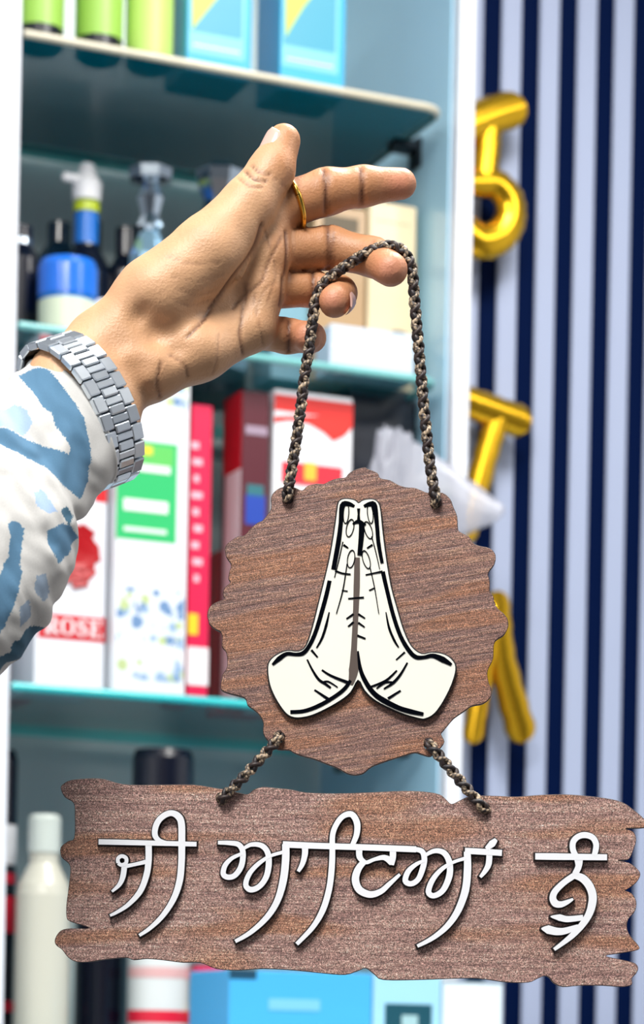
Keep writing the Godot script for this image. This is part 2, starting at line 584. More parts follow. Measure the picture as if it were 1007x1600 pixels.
func build_sign() -> void:
	var edge := mat(rgb(62, 44, 38), 0.7)
	var burnt := mat(rgb(14, 13, 18), 0.7)
	var wht := mat(rgb(240, 243, 248), 0.45)
	# --- round plaque
	var pts := [[570, 730], [556, 733.5], [545, 740], [540, 746], [528.5, 747], [516, 751], [506, 756], [496, 755.5], [481, 759], [472.5, 766], [459, 761], [441.5, 761], [430.5, 767], [424, 777], [424, 794.5], [417, 805.5], [410.5, 813], [402, 817], [392, 825.5], [382, 836.5], [372, 838], [360, 845.5], [352, 855], [353.5, 869], [361, 881.5], [358.5, 894], [357, 904], [360, 910], [351, 918.5], [348.5, 928.5], [350, 936], [337.5, 941], [327.5, 948.5], [324, 961], [326, 970], [327.5, 975], [337.5, 983.5], [345, 987.5], [347.5, 997], [347, 1010], [354, 1020], [355, 1042], [348, 1054], [345, 1072], [347.5, 1079], [360, 1084], [382, 1090], [387, 1101.5], [397, 1109], [407, 1119], [412, 1131], [411, 1143], [416, 1154], [424, 1162], [434, 1171], [452, 1172], [459, 1176], [471.5, 1181], [491, 1186], [509, 1193], [527, 1200], [543, 1208.6], [556, 1211], [568.5, 1208], [581.5, 1198], [605, 1189], [634, 1180], [649, 1176], [659, 1178.5], [672, 1182], [680, 1177], [689, 1168.5], [695, 1158.6], [690, 1147.5], [694, 1141], [706.5, 1126], [713, 1120], [729, 1109], [738, 1103], [756, 1099], [767, 1089], [768.5, 1077], [765, 1069], [762, 1055], [764, 1044], [771, 1029.5], [772, 1010], [776, 1000], [788, 992], [794.6, 980], [794, 968], [788, 959], [778.5, 951], [773.5, 941], [771, 931], [766, 923.5], [766, 908.6], [763.6, 895], [773.5, 881], [774.7, 866.5], [766, 856.5], [751, 853], [741, 849], [734, 839], [721, 831.7], [716.4, 826.7], [715, 807], [709, 792], [704, 779.6], [691.5, 769.6], [669, 769.6], [659, 766], [648, 762], [634.5, 761], [622, 757], [609.6, 750], [595, 747], [590, 738.6], [575, 732.5]]
	var ol := []
	for p in pts:
		ol.append(Vector2(p[0], p[1]))
	ol = smooth_line(ol, 3, true)
	var c := Vector2(560, 970)
	var wm := wood(640, 640, rgb(122, 92, 84), rgb(68, 48, 48), rgb(166, 130, 106), 0.16, 11, 1.0)
	var o := Node3D.new()
	o.name = numbered("round_plaque")
	add_child(o, true)
	o.position = P(c.x, c.y)
	o.rotation.z = ROLL
	tag(o, "round brown wooden plaque with scalloped rim and white praying hands, hanging from the cord", "plaque")
	var area := 0.0
	for i in ol.size():
		area += ol[i].cross(ol[(i + 1) % ol.size()])
	if area < 0.0:
		ol.reverse()
	var holes := []
	for h in [Vector2(450, 779), Vector2(681, 786), Vector2(436, 1152), Vector2(671, 1163)]:
		holes.append({"c": h, "r": 9.0, "near": nearest(ol, h)})
	part(o, "disc", board(ol, c, 0.004, holes, 0.9, wm, edge, Vector2(1, 1) / 480.0), null)
	# --- praying hands emblem
	var e0 := Vector2(400, 760)
	var ef := 3.0515
	var em := conv([490, 88, 472, 74, 445, 68, 415, 69, 396, 84, 388, 130, 377, 210, 357, 330, 332, 440, 302, 560, 272, 680, 242, 765, 205, 793, 150, 790, 100, 810, 68, 840, 60, 880, 70, 950, 95, 1010, 130, 1065, 160, 1095, 200, 1105, 260, 1095, 330, 1065, 400, 1025, 450, 985, 488, 925, 520, 975, 560, 1015, 620, 1050, 700, 1085, 780, 1108, 810, 1108, 850, 1085, 890, 1030, 930, 950, 950, 880, 940, 840, 900, 808, 840, 798, 790, 805, 740, 768, 702, 690, 672, 590, 642, 480, 617, 330, 602, 210, 594, 130, 584, 88, 560, 70, 525, 71, 505, 78], e0, ef)
	em = smooth_line(em, 3, true)
	em = grown(em, 2.4)
	var emb := part(o, "praying_hands_emblem", board(em, c, 0.003, [], 2.4, mat(rgb(240, 240, 230), 0.4), burnt, Vector2(1, 1) / 480.0), null, Vector3(0, 0, 0.003))
	emb.set_meta("label", "white cut-out of two praying hands with black outlines")
	var st := SurfaceTool.new(); st.begin(Mesh.PRIMITIVE_TRIANGLES)
	var sk := SurfaceTool.new(); sk.begin(Mesh.PRIMITIVE_TRIANGLES)
	var S := [
		[[470, 102, 440, 90, 413, 98, 405, 180, 394, 270, 370, 402], [10, 18, 20, 16, 18, 17]],
		[[352, 455, 335, 530, 310, 620, 285, 700, 255, 765, 225, 800, 190, 806, 148, 803, 112, 826, 80, 855], [15, 16, 16, 15, 15, 16, 13, 14, 18, 8]],
		[[350, 605, 335, 670, 315, 730, 290, 775], [5, 10, 9, 5]], [[265, 785, 295, 820], [9, 6]],
		[[245, 830, 270, 880, 300, 925, 330, 945, 357, 965], [6, 8, 10, 10, 8]], [[315, 940, 345, 935, 390, 962], [7, 7, 4]],
		[[315, 880, 360, 908, 440, 940], [7, 9, 12]], [[280, 975, 345, 1018], [7, 11]],
		[[165, 1080, 230, 1075, 300, 1050, 370, 1010, 420, 972, 452, 930], [14, 14, 15, 14, 14, 12]],
		[[515, 102, 545, 91, 566, 100, 578, 200, 585, 280, 602, 372], [10, 18, 20, 15, 15, 12]],
		[[605, 412, 625, 500, 655, 620, 690, 720, 730, 788, 762, 818, 800, 820, 842, 812, 890, 830, 932, 855], [16, 15, 15, 15, 16, 16, 13, 16, 22, 10]],
		[[620, 605, 635, 680, 660, 740, 680, 772], [4, 9, 9, 5]], [[710, 795, 668, 832], [7, 5]],
		[[722, 845, 690, 900, 655, 940, 610, 970], [6, 9, 11, 5]], [[650, 938, 615, 940, 575, 968], [7, 8, 5]],
		[[672, 882, 620, 930, 548, 960], [6, 9, 7]], [[690, 978, 630, 1016], [7, 10]],
		[[487, 790, 497, 870, 520, 930, 560, 988, 610, 1025, 680, 1060, 740, 1078, 798, 1090], [6, 14, 17, 18, 20, 18, 18, 12]],
		[[490, 112, 490, 140, 490, 176], [12, 8, 14]], [[462, 186, 490, 174, 524, 190], [6, 16, 6]], [[505, 180, 503, 240, 494, 335], [22, 20, 16]],
		[[440, 541, 515, 535], [6, 7]], [[432, 637, 466, 614], [6, 8]], [[488, 614, 520, 634], [8, 5]], [[440, 674, 466, 652], [6, 8]], [[488, 655, 518, 676], [8, 5]], [[484, 716, 522, 731], [8, 6]],
		[[418, 285, 440, 300], [8, 5]], [[415, 270, 395, 360, 375, 440], [4, 4, 3]], [[435, 375, 415, 500, 384, 612], [4, 5, 3]], [[378, 408, 412, 420, 452, 425], [7, 6, 5]], [[410, 502, 438, 505], [5, 4]],
		[[552, 245, 572, 320, 590, 400], [4, 4, 3]], [[545, 395, 566, 490, 586, 612], [4, 4, 3]], [[523, 428, 560, 420, 604, 411], [5, 5, 7]], [[540, 502, 564, 490], [5, 4]], [[530, 301, 556, 284], [5, 7]],
	]
	for q in [[430, 135, 13, 48, 0.06], [449, 205, 17, 42, 0.2], [454, 352, 17, 42, 0.15], [545, 135, 13, 48, -0.1], [536, 215, 17, 42, -0.3], [526, 355, 16, 44, -0.28]]:
		var fl := []
		for k in 17:
			var a := TAU * k / 16.0
			var v := Vector2(cos(a) * q[2], sin(a) * q[3]).rotated(q[4]) + Vector2(q[0], q[1])
			fl.append(v.x); fl.append(v.y)
		S.append([fl, [3.5]])
	for k in S.size():
		var w := []
		for x in S[k][1]:
			w.append(x * 1.28 / ef)
		stroke(st, sk, conv(S[k][0], e0, ef), w, c, 0.0029, 0.0032 + 0.000004 * k, 0.0, 4)
	var lm := ArrayMesh.new()
	st.commit(lm); sk.commit(lm)
	var ink := StandardMaterial3D.new()
	ink.albedo_color = rgb(5, 7, 14)
	ink.roughness = 0.9
	ink.metallic_specular = 0.1
	part(emb, "line_drawing", lm, ink, Vector3(0, 0, -0.003))
	st = SurfaceTool.new(); st.begin(Mesh.PRIMITIVE_TRIANGLES)
	sk = SurfaceTool.new(); sk.begin(Mesh.PRIMITIVE_TRIANGLES)
	stroke(st, sk, conv([483, 345, 481, 480, 475, 640, 468, 780, 466, 880, 452, 950], e0, ef), [26 / ef, 30 / ef, 26 / ef, 28 / ef, 46 / ef, 20 / ef], c, 0.0029, 0.00315, 0.0, 5)
	lm = ArrayMesh.new()
	st.commit(lm); sk.commit(lm)
	part(emb, "centre_groove", lm, mat(rgb(84, 72, 66), 0.7), Vector3(0, 0, -0.003))
	# --- lower board
	var bp := [[95, 1232], [98.6, 1225], [112, 1218.6], [142, 1216], [162, 1217], [179, 1222], [202, 1226], [254, 1226], [303, 1226], [336, 1231], [356, 1234], [380, 1240], [389, 1240], [397, 1233.6], [411, 1229.5], [431, 1231], [456, 1233.6], [478, 1238], [522, 1239.5], [576, 1238], [631, 1235.6], [665, 1237], [687, 1241], [698, 1249.5], [706, 1256], [718, 1251], [731, 1245], [745, 1243], [779, 1243.5], [807, 1244.7], [844, 1242], [881, 1241], [918, 1243.5], [956, 1248.5], [975.5, 1254.6], [988, 1263], [1005, 1277], [1011, 1285], [1010, 1293], [978, 1294.8], [990, 1299], [995, 1312], [990, 1329], [983, 1343], [966, 1344], [983, 1347.7], [995, 1356], [1001.5, 1366], [995, 1379], [980.5, 1390], [977, 1391], [988, 1396], [995, 1408.5], [993, 1423.5], [983, 1436], [980.5, 1449], [985.5, 1462], [998, 1476.6], [998, 1484], [973, 1489], [948, 1493], [958, 1496.5], [975.5, 1500], [993, 1505], [998, 1512.6], [995, 1521], [988, 1529], [988, 1538.7], [973, 1542], [943, 1540], [906, 1540], [881, 1542], [866, 1536], [859, 1527.5], [851, 1525], [839, 1530], [826.5, 1535], [794, 1535], [757, 1530], [725, 1528.6], [656, 1531], [600, 1531], [586, 1523], [572.5, 1513], [560, 1517], [540, 1523], [508, 1521], [459, 1516], [411, 1513.6], [372, 1516], [338, 1513.6], [313, 1504], [286, 1504], [254, 1500], [229, 1498], [209, 1500], [197, 1496.5], [167, 1499], [140, 1503], [120, 1503], [107, 1496.5], [97, 1484], [87.5, 1476.6], [86, 1467], [95, 1454], [112, 1450.5], [140, 1450], [110, 1440], [104, 1432], [104, 1412], [107, 1388.7], [110, 1359], [107, 1349], [96, 1339], [95, 1324], [107, 1314], [116, 1309], [117, 1274.5], [115, 1254.6], [101, 1245]]
	ol = []
	for p in bp:
		ol.append(Vector2(p[0], p[1]))
	ol = smooth_line(ol, 3, true)
	c = Vector2(548, 1380)
	wm = wood(1000, 380, rgb(150, 118, 110), rgb(104, 78, 76), rgb(190, 158, 144), -0.012, 23, 1.1)
	o = Node3D.new()
	o.name = numbered("welcome_board")
	add_child(o, true)
	o.position = P(c.x, c.y)
	o.rotation.z = ROLL
	tag(o, "long brown wooden board with torn ends and raised white lettering, hanging under the round plaque", "sign")
	area = 0.0
	for i in ol.size():
		area += ol[i].cross(ol[(i + 1) % ol.size()])
	if area < 0.0:
		ol.reverse()
	holes = []
	for h in [Vector2(346, 1247), Vector2(758, 1263)]:
		holes.append({"c": h, "r": 9.0, "near": nearest(ol, h)})
	part(o, "board", board(ol, c, 0.004, holes, 0.9, wm, edge, Vector2(1.0 / 950.0, 1.0 / 361.0)), null)
	var o1 := Vector2(140, 1250); var f1 := 5.035
	var o2 := Vector2(300, 1210); var f2 := 3.596
	var o3 := Vector2(520, 1230)
	var o4 := Vector2(820, 1280); var f4 := 6.713
	var LT := [
		[[o1, f1, [75, 333, 300, 338, 845, 352], [42, 42, 36]],
			[o1, f1, [620, 345, 555, 325, 520, 285, 521, 225, 548, 165, 598, 122, 652, 108, 703, 135, 727, 195, 729, 340, 727, 490, 712, 640, 665, 780, 580, 912, 480, 1010, 395, 1068], [30, 36, 44, 46, 46, 46, 46, 54, 54, 54, 52, 52, 46, 40, 32, 24]]],
		[[o1, f1, [468, 340, 468, 480, 450, 600, 400, 725, 310, 825, 220, 885, 165, 912], [50, 50, 48, 44, 34, 26, 20]],
			[o1, f1, [445, 490, 370, 508, 290, 525], [34, 28, 30]], [o1, f1, [230, 500, 228, 465, 258, 445, 292, 462, 290, 500, 255, 515, 230, 500], [30]],
			[o1, f1, [280, 505, 268, 600, 238, 670, 180, 724], [44, 44, 34, 18]]],
		[[o2, f2, [148, 386, 215, 388, 265, 398, 288, 440, 280, 515, 245, 568, 205, 580, 178, 562, 188, 515, 225, 475, 282, 448], [20, 26, 30, 32, 32, 30, 30, 30, 28, 22, 18]],
			[o2, f2, [284, 424, 336, 397, 395, 404, 428, 445, 433, 510, 418, 580, 380, 632, 332, 650, 304, 622, 325, 560, 375, 505, 440, 462, 512, 440], [16, 24, 30, 32, 34, 32, 30, 32, 30, 28, 24, 18, 20]],
			[o2, f2, [528, 395, 528, 480, 514, 600, 480, 715, 420, 808, 330, 890, 245, 940], [40, 42, 42, 36, 32, 26, 20]]],
		[[o2, f2, [512, 396, 700, 404, 1007, 414, 1260, 424], [36, 34, 34, 34]]],
		[[o2, f2, [636, 405, 636, 450, 622, 505, 598, 548], [36, 34, 28, 18]]],
		[[o2, f2, [902, 400, 926, 340, 928, 275, 898, 228, 850, 238, 812, 285, 791, 345, 790, 430, 787, 520, 773, 640, 738, 760, 680, 860, 590, 955], [26, 32, 36, 34, 30, 30, 30, 32, 34, 34, 34, 28, 22]]],
		[[o3, f2, [150, 345, 152, 395, 185, 425, 235, 408, 290, 398, 335, 424], [36, 34, 22, 20, 30, 44]], [o3, f2, [338, 350, 338, 395, 330, 440], [36, 36, 28]],
			[o3, f2, [185, 412, 145, 460, 128, 520, 150, 578, 210, 605, 270, 588, 320, 545, 378, 492], [30, 38, 42, 42, 38, 32, 26, 16]]],
		[[o3, f2, [450, 350, 500, 362, 515, 405, 505, 460, 480, 520, 440, 545, 408, 528, 425, 475, 470, 435, 515, 415], [24, 30, 32, 32, 30, 30, 32, 30, 22, 16]],
			[o3, f2, [508, 392, 570, 361, 625, 372, 655, 425, 655, 500, 620, 580, 568, 612, 538, 590, 560, 525, 610, 465, 675, 425, 745, 402], [16, 26, 32, 34, 36, 32, 30, 32, 30, 24, 18, 20]],
			[o3, f2, [755, 365, 757, 460, 745, 580, 702, 698, 640, 785, 560, 850, 475, 895], [38, 42, 42, 38, 32, 26, 18]]],
		[[o3, f2, [742, 360, 850, 366, 950, 372], [34, 34, 34]]],
		[[o3, f2, [880, 365, 876, 430, 858, 470, 828, 508], [34, 34, 28, 16]], [o3, f2, [918, 296, 895, 320, 862, 350], [20, 40, 22]]],
		[[o4, f4, [108, 395, 300, 397, 860, 405], [66, 70, 62]],
			[o4, f4, [530, 385, 502, 320, 505, 245, 555, 190, 630, 172, 708, 198, 745, 265, 738, 340, 722, 385], [60, 62, 62, 60, 64, 62, 62, 60, 50]]],
		[[o4, f4, [562, 420, 562, 500, 525, 580], [95, 66, 64]], [o4, f4, [520, 592, 410, 668, 318, 758, 292, 830, 318, 885, 372, 898, 440, 875, 505, 840], [64, 62, 66, 72, 78, 66, 50, 22]],
			[o4, f4, [500, 590, 600, 622, 672, 700, 708, 800, 702, 900, 668, 1005, 600, 1110, 500, 1218, 400, 1300, 305, 1370], [60, 84, 86, 86, 84, 76, 70, 62, 48, 34]]],
		[[o4, f4, [268, 1025, 360, 1035, 450, 1052, 610, 1035], [10, 70, 64, 56]], [o4, f4, [172, 1150, 240, 1160, 330, 1180, 420, 1175, 560, 1130], [10, 90, 80, 70, 50]]],
	]
	for L in LT:
		st = SurfaceTool.new(); st.begin(Mesh.PRIMITIVE_TRIANGLES)
		sk = SurfaceTool.new(); sk.begin(Mesh.PRIMITIVE_TRIANGLES)
		for k in L.size():
			var s: Array = L[k]
			var w := []
			for x in s[3]:
				w.append(x / s[1])
			stroke(st, sk, conv(s[2], s[0], s[1]), w, c, 0.0, 0.003 + 0.00002 * (k + rng.randf()), 2.4, 5)
		lm = ArrayMesh.new()
		st.commit(lm)
		lm.surface_set_material(0, wht)
		sk.commit(lm)
		lm.surface_set_material(1, burnt)
		part(o, "letter", lm, null)

# ---------------------------------------------------------------- the hand
func bone(a: Array, b: Array) -> Array:
	return [P(a[0], a[1], a[2] * PX), P(b[0], b[1], b[2] * PX), a[3] * PX, b[3] * PX]

var bones := []       # [a, b, ra, rb, group]

func chain(g: int, js: Array) -> void:
	for i in js.size() - 1:
		var b := bone(js[i], js[i + 1])
		b.append(g)
		bones.append(b)

func field(p: Vector3, list: Array, gd: PackedFloat32Array) -> float:
	# groups: 0 the palm and arm, 1.. the fingers
	gd.fill(1.0)
	for b in list:
		var a: Vector3 = b[0]
		var ab: Vector3 = b[1] - a
		var t := clampf((p - a).dot(ab) / ab.length_squared(), 0.0, 1.0)
		var d := (p - a - ab * t).length() - lerpf(b[2], b[3], t)
		var g: int = b[4]
		var k := 0.007 if g == 0 else 0.0035
		var h := maxf(k - absf(d - gd[g]), 0.0) / k
		gd[g] = minf(d, gd[g]) - h * h * k * 0.25
	var palm := gd[0]
	var out := palm
	for g in range(1, 6):
		var d := gd[g]
		if d < 0.9:
			var k := 0.0032 if g < 5 else 0.0028
			var h := maxf(k - absf(d - palm), 0.0) / k
			out = minf(out, minf(d, palm) - h * h * k * 0.25)
	return out

func build_hand() -> void:
	# forearm and wrist
	chain(0, [[153, 542, 60, 50], [107, 601, 105, 60], [55, 668, 160, 46]])
	chain(0, [[187, 592, 60, 48], [151, 679, 105, 58], [80, 715, 160, 46]])
	chain(0, [[170, 567, 60, 50], [129, 640, 105, 60]])
	# palm
	chain(0, [[160, 548, 60, 50], [215, 530, 52, 52], [425, 328, -8, 38]])
	chain(0, [[205, 550, 50, 52], [414, 392, -10, 36]])
	chain(0, [[210, 565, 48, 50], [404, 452, -12, 34]])
	chain(0, [[195, 580, 55, 50], [235, 575, 62, 46], [310, 545, 42, 46], [390, 512, 0, 38]])
	chain(0, [[420, 350, 4, 29], [418, 400, 8, 29], [410, 456, 8, 29], [396, 508, 6, 31]])
	# ball of the thumb
	chain(0, [[170, 535, 60, 50], [240, 468, 62, 58], [300, 420, 50, 54]])
	chain(5, [[250, 458, 72, 58], [328, 396, 58, 58], [388, 322, 44, 42], [425, 266, 30, 34.5], [444, 220, 20, 26]])
	chain(1, [[405, 335, -5, 38], [512, 299, -30, 34.5], [568, 291, -45, 30], [627, 287, -58, 24.5]])
	chain(2, [[400, 395, -15, 35], [515, 387, -45, 32.5], [584, 402, -26, 29], [611, 421, 22, 26.5]])
	chain(3, [[395, 453, -20, 32], [490, 452, -50, 26], [532, 458, -34, 25], [523, 471, 14, 25]])
	chain(4, [[385, 514, -15, 30], [450, 525, -45, 26], [486, 527, -42, 22], [480, 526, -14, 23]])
	var cell := 0.00135
	var lo := Vector3(1e9, 1e9, 1e9)
	var hi := -lo
	for b in bones:
		for e in [[0, 2], [1, 3]]:
			var v: Vector3 = b[e[0]]
			var r: float = b[e[1]] + 0.004
			lo = lo.min(v - Vector3(r, r, r))
			hi = hi.max(v + Vector3(r, r, r))
	var B := 6
	var nb := Vector3i(((hi - lo) / (cell * B)).ceil())
	var n := nb * B + Vector3i.ONE
	var sx := 1
	var sy := n.x
	var sz := n.x * n.y
	var val := PackedFloat32Array()
	val.resize(sz * n.z)
	val.fill(1.0)
	var vid := PackedInt32Array()
	vid.resize(sz * n.z)
	vid.fill(-1)
	var gd := PackedFloat32Array()
	gd.resize(6)
	var half := cell * B * 0.5
	var reach := half * 1.7321 + cell * 2.0
	var active := []
	for bz in nb.z:
		for by in nb.y:
			for bx in nb.x:
				var c := lo + (Vector3(bx, by, bz) + Vector3.ONE * 0.5) * cell * B
				var near := []
				var dm := 1.0
				for b in bones:
					var a: Vector3 = b[0]
					var ab: Vector3 = b[1] - a
					var t := clampf((c - a).dot(ab) / ab.length_squared(), 0.0, 1.0)
					var d := (c - a - ab * t).length() - lerpf(b[2], b[3], t)
					dm = minf(dm, d)
					if d < reach + 0.008:
						near.append(b)
				if dm > reach + 0.003:
					continue
				var inside := dm < -reach
				if not inside:
					active.append(Vector3i(bx, by, bz))
				for k in B:
					for j in B:
						var at := (bz * B + k) * sz + (by * B + j) * sy + bx * B
						for i in B:
							if inside:
								val[at + i] = -1.0
							else:
								val[at + i] = field(lo + Vector3(bx * B + i, by * B + j, bz * B + k) * cell, near, gd)
	var verts := PackedVector3Array()
	var offs := [0, sx, sy, sx + sy, sz, sx + sz, sy + sz, sx + sy + sz]
	var cor := [Vector3(0, 0, 0), Vector3(1, 0, 0), Vector3(0, 1, 0), Vector3(1, 1, 0), Vector3(0, 0, 1), Vector3(1, 0, 1), Vector3(0, 1, 1), Vector3(1, 1, 1)]
	var eds := [[0, 1], [2, 3], [4, 5], [6, 7], [0, 2], [1, 3], [4, 6], [5, 7], [0, 4], [1, 5], [2, 6], [3, 7]]
	var cells := PackedInt32Array()
	for bk in active:
		for k in B:
			for j in B:
				for i in B:
					var ix: int = bk.x * B + i
					var iy: int = bk.y * B + j
					var iz: int = bk.z * B + k
					var at := iz * sz + iy * sy + ix
					var neg := 0
					for q in 8:
						if val[at + offs[q]] < 0.0:
							neg += 1
					if neg == 0 or neg == 8:
						continue
					var sum := Vector3.ZERO
					var cnt := 0
					for e in eds:
						var va := val[at + offs[e[0]]]
						var vb := val[at + offs[e[1]]]
						if (va < 0.0) != (vb < 0.0):
							sum += (cor[e[0]] as Vector3).lerp(cor[e[1]], va / (va - vb))
							cnt += 1
					vid[at] = verts.size()
					verts.append(lo + (Vector3(ix, iy, iz) + sum / cnt) * cell)
					cells.append(at)
	var idx := PackedInt32Array()
	var sts := [sx, sy, sz]
	for at in cells:
		for axis in 3:
			var s0 := val[at] < 0.0
			var s1 := val[at + sts[axis]] < 0.0
			if s0 == s1:
				continue
			var u: int = sts[(axis + 1) % 3]
			var v: int = sts[(axis + 2) % 3]
			var q := [vid[at], vid[at - u], vid[at - u - v], vid[at - v]]
			if q[0] < 0 or q[1] < 0 or q[2] < 0 or q[3] < 0:
				continue
			if s0:
				idx.append_array([q[0], q[2], q[1], q[0], q[3], q[2]])
			else:
				idx.append_array([q[0], q[1], q[2], q[0], q[2], q[3]])
	var nrm := face_normals(verts, idx)
	# creases of the palm and the joints: [width px, depth px, points]
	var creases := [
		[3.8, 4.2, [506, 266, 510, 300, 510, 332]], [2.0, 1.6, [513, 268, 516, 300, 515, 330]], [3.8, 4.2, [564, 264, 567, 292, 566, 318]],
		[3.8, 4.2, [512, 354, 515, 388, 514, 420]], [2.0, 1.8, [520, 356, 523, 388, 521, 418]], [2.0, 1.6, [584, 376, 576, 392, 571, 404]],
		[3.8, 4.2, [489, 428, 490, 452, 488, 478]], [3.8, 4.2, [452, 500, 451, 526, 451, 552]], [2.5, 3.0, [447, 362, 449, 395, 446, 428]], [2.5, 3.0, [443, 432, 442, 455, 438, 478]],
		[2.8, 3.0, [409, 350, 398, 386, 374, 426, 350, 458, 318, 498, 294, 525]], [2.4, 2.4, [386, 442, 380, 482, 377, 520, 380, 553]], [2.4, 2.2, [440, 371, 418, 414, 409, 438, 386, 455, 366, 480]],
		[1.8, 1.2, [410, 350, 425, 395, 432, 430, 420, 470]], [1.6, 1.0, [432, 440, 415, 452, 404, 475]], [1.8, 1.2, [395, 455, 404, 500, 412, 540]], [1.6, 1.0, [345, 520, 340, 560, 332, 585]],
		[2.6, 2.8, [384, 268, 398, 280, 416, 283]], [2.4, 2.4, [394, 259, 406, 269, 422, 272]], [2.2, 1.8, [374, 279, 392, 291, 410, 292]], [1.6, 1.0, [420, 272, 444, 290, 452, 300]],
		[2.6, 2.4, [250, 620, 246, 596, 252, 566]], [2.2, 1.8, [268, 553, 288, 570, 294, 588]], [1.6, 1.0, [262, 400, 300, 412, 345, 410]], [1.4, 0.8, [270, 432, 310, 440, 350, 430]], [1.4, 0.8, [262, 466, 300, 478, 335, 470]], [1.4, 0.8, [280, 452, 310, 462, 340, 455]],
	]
	var dents := [[218, 494, 22, 13.0], [246, 522, 24, 13.0], [276, 546, 18, 7.0], [200, 556, 16, -4.0], [232, 592, 14, -4.0], [330, 490, 30, 6.0], [385, 450, 34, 8.0], [360, 520, 26, 4.0]]
	var nz := FastNoiseLite.new()
	nz.seed = 5; nz.frequency = 60.0; nz.fractal_octaves = 3
	var cl := PackedColorArray()
	cl.resize(verts.size())
	var base := Color(0.60, 0.345, 0.19)
	var warm := Color(0.42, 0.175, 0.07)
	var pink := Color(0.62, 0.25, 0.16)
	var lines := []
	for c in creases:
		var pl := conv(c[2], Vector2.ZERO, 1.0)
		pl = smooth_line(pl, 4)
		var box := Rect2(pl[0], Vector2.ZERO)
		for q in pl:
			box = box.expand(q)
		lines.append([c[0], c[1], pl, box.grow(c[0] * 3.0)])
	for i in verts.size():
		var p := to_px(verts[i])
		var m := 0.0
		var dark := 0.0
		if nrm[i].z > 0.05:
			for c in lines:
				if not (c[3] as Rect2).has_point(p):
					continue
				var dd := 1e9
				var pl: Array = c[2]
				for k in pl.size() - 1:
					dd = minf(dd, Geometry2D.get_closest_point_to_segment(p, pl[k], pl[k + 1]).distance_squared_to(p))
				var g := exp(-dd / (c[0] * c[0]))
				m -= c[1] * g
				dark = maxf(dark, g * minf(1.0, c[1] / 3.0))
			for e in dents:
				m -= e[3] * exp(-p.distance_squared_to(Vector2(e[0], e[1])) / (e[2] * e[2]))
		var no := nz.get_noise_3dv(verts[i])
		m += no * 0.5
		verts[i] += nrm[i] * m * PX
		var col := base.lerp(warm, smoothstep(395.0, 470.0, p.x + no * 30.0) * 0.75)
		for tip in [[627, 287, 26], [611, 422, 30], [520, 472, 26], [478, 526, 26]]:
			col = col.lerp(pink, 0.75 * exp(-p.distance_squared_to(Vector2(tip[0], tip[1])) / (tip[2] * tip[2])))
		col = col.lerp(Color(0.52, 0.27, 0.14), 0.5 * exp(-p.distance_squared_to(Vector2(215, 560)) / 3600.0))
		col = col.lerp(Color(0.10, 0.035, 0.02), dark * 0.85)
		col = col * (1.0 + no * 0.12)
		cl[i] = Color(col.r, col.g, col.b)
	nrm = face_normals(verts, idx)
	var root := thing("person", "left hand and wrist of a person in a white and blue sleeve holding the cord", "person", P(129, 640, 105 * PX))
	for i in verts.size():
		verts[i] -= root.position
	var arr := []
	arr.resize(Mesh.ARRAY_MAX)
	arr[Mesh.ARRAY_VERTEX] = verts
	arr[Mesh.ARRAY_NORMAL] = nrm
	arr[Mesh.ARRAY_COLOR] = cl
	arr[Mesh.ARRAY_INDEX] = idx
	var am := ArrayMesh.new()
	am.add_surface_from_arrays(Mesh.PRIMITIVE_TRIANGLES, arr)
	var skin := StandardMaterial3D.new()
	skin.vertex_color_use_as_albedo = true
	skin.roughness = 0.5
	var pores := NoiseTexture2D.new()
	pores.width = 256
	pores.height = 256
	pores.seamless = true
	var pn := FastNoiseLite.new()
	pn.seed = 9
	pn.noise_type = FastNoiseLite.TYPE_CELLULAR
	pn.frequency = 0.06
	pores.noise = pn
	skin.heightmap_enabled = true
	skin.heightmap_texture = pores
	skin.heightmap_scale = 0.018
	skin.uv1_triplanar = true
	skin.uv1_scale = Vector3(50, 50, 50)
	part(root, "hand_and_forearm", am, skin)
	# nails
	var nm := StandardMaterial3D.new()
	nm.albedo_color = rgb(216, 172, 158)
	nm.roughness = 0.25
	var th := part(root, "thumbnail", nail(P(427, 257, 27 * PX), P(443, 214, 20 * PX), 31 * PX, 26.2 * PX, Vector3(-0.66, 0.1, 0.74), 0.72), nm, -root.position)
	th.set_meta("label", "pale thumbnail seen from its side")
	part(root, "fingernail", nail(P(531, 467, -8 * PX), P(526, 474, 30 * PX), 25.5 * PX, 23.5 * PX, Vector3(0.93, -0.35, 0.25), 0.8), nm, -root.position)
	build_sleeve(root)

func face_normals(v: PackedVector3Array, idx: PackedInt32Array) -> PackedVector3Array:
	var n := PackedVector3Array()
	n.resize(v.size())
	for k in range(0, idx.size(), 3):
		var f := (v[idx[k + 2]] - v[idx[k]]).cross(v[idx[k + 1]] - v[idx[k]])
		n[idx[k]] += f
		n[idx[k + 1]] += f
		n[idx[k + 2]] += f
	for i in n.size():
		n[i] = n[i].normalized()
	return n

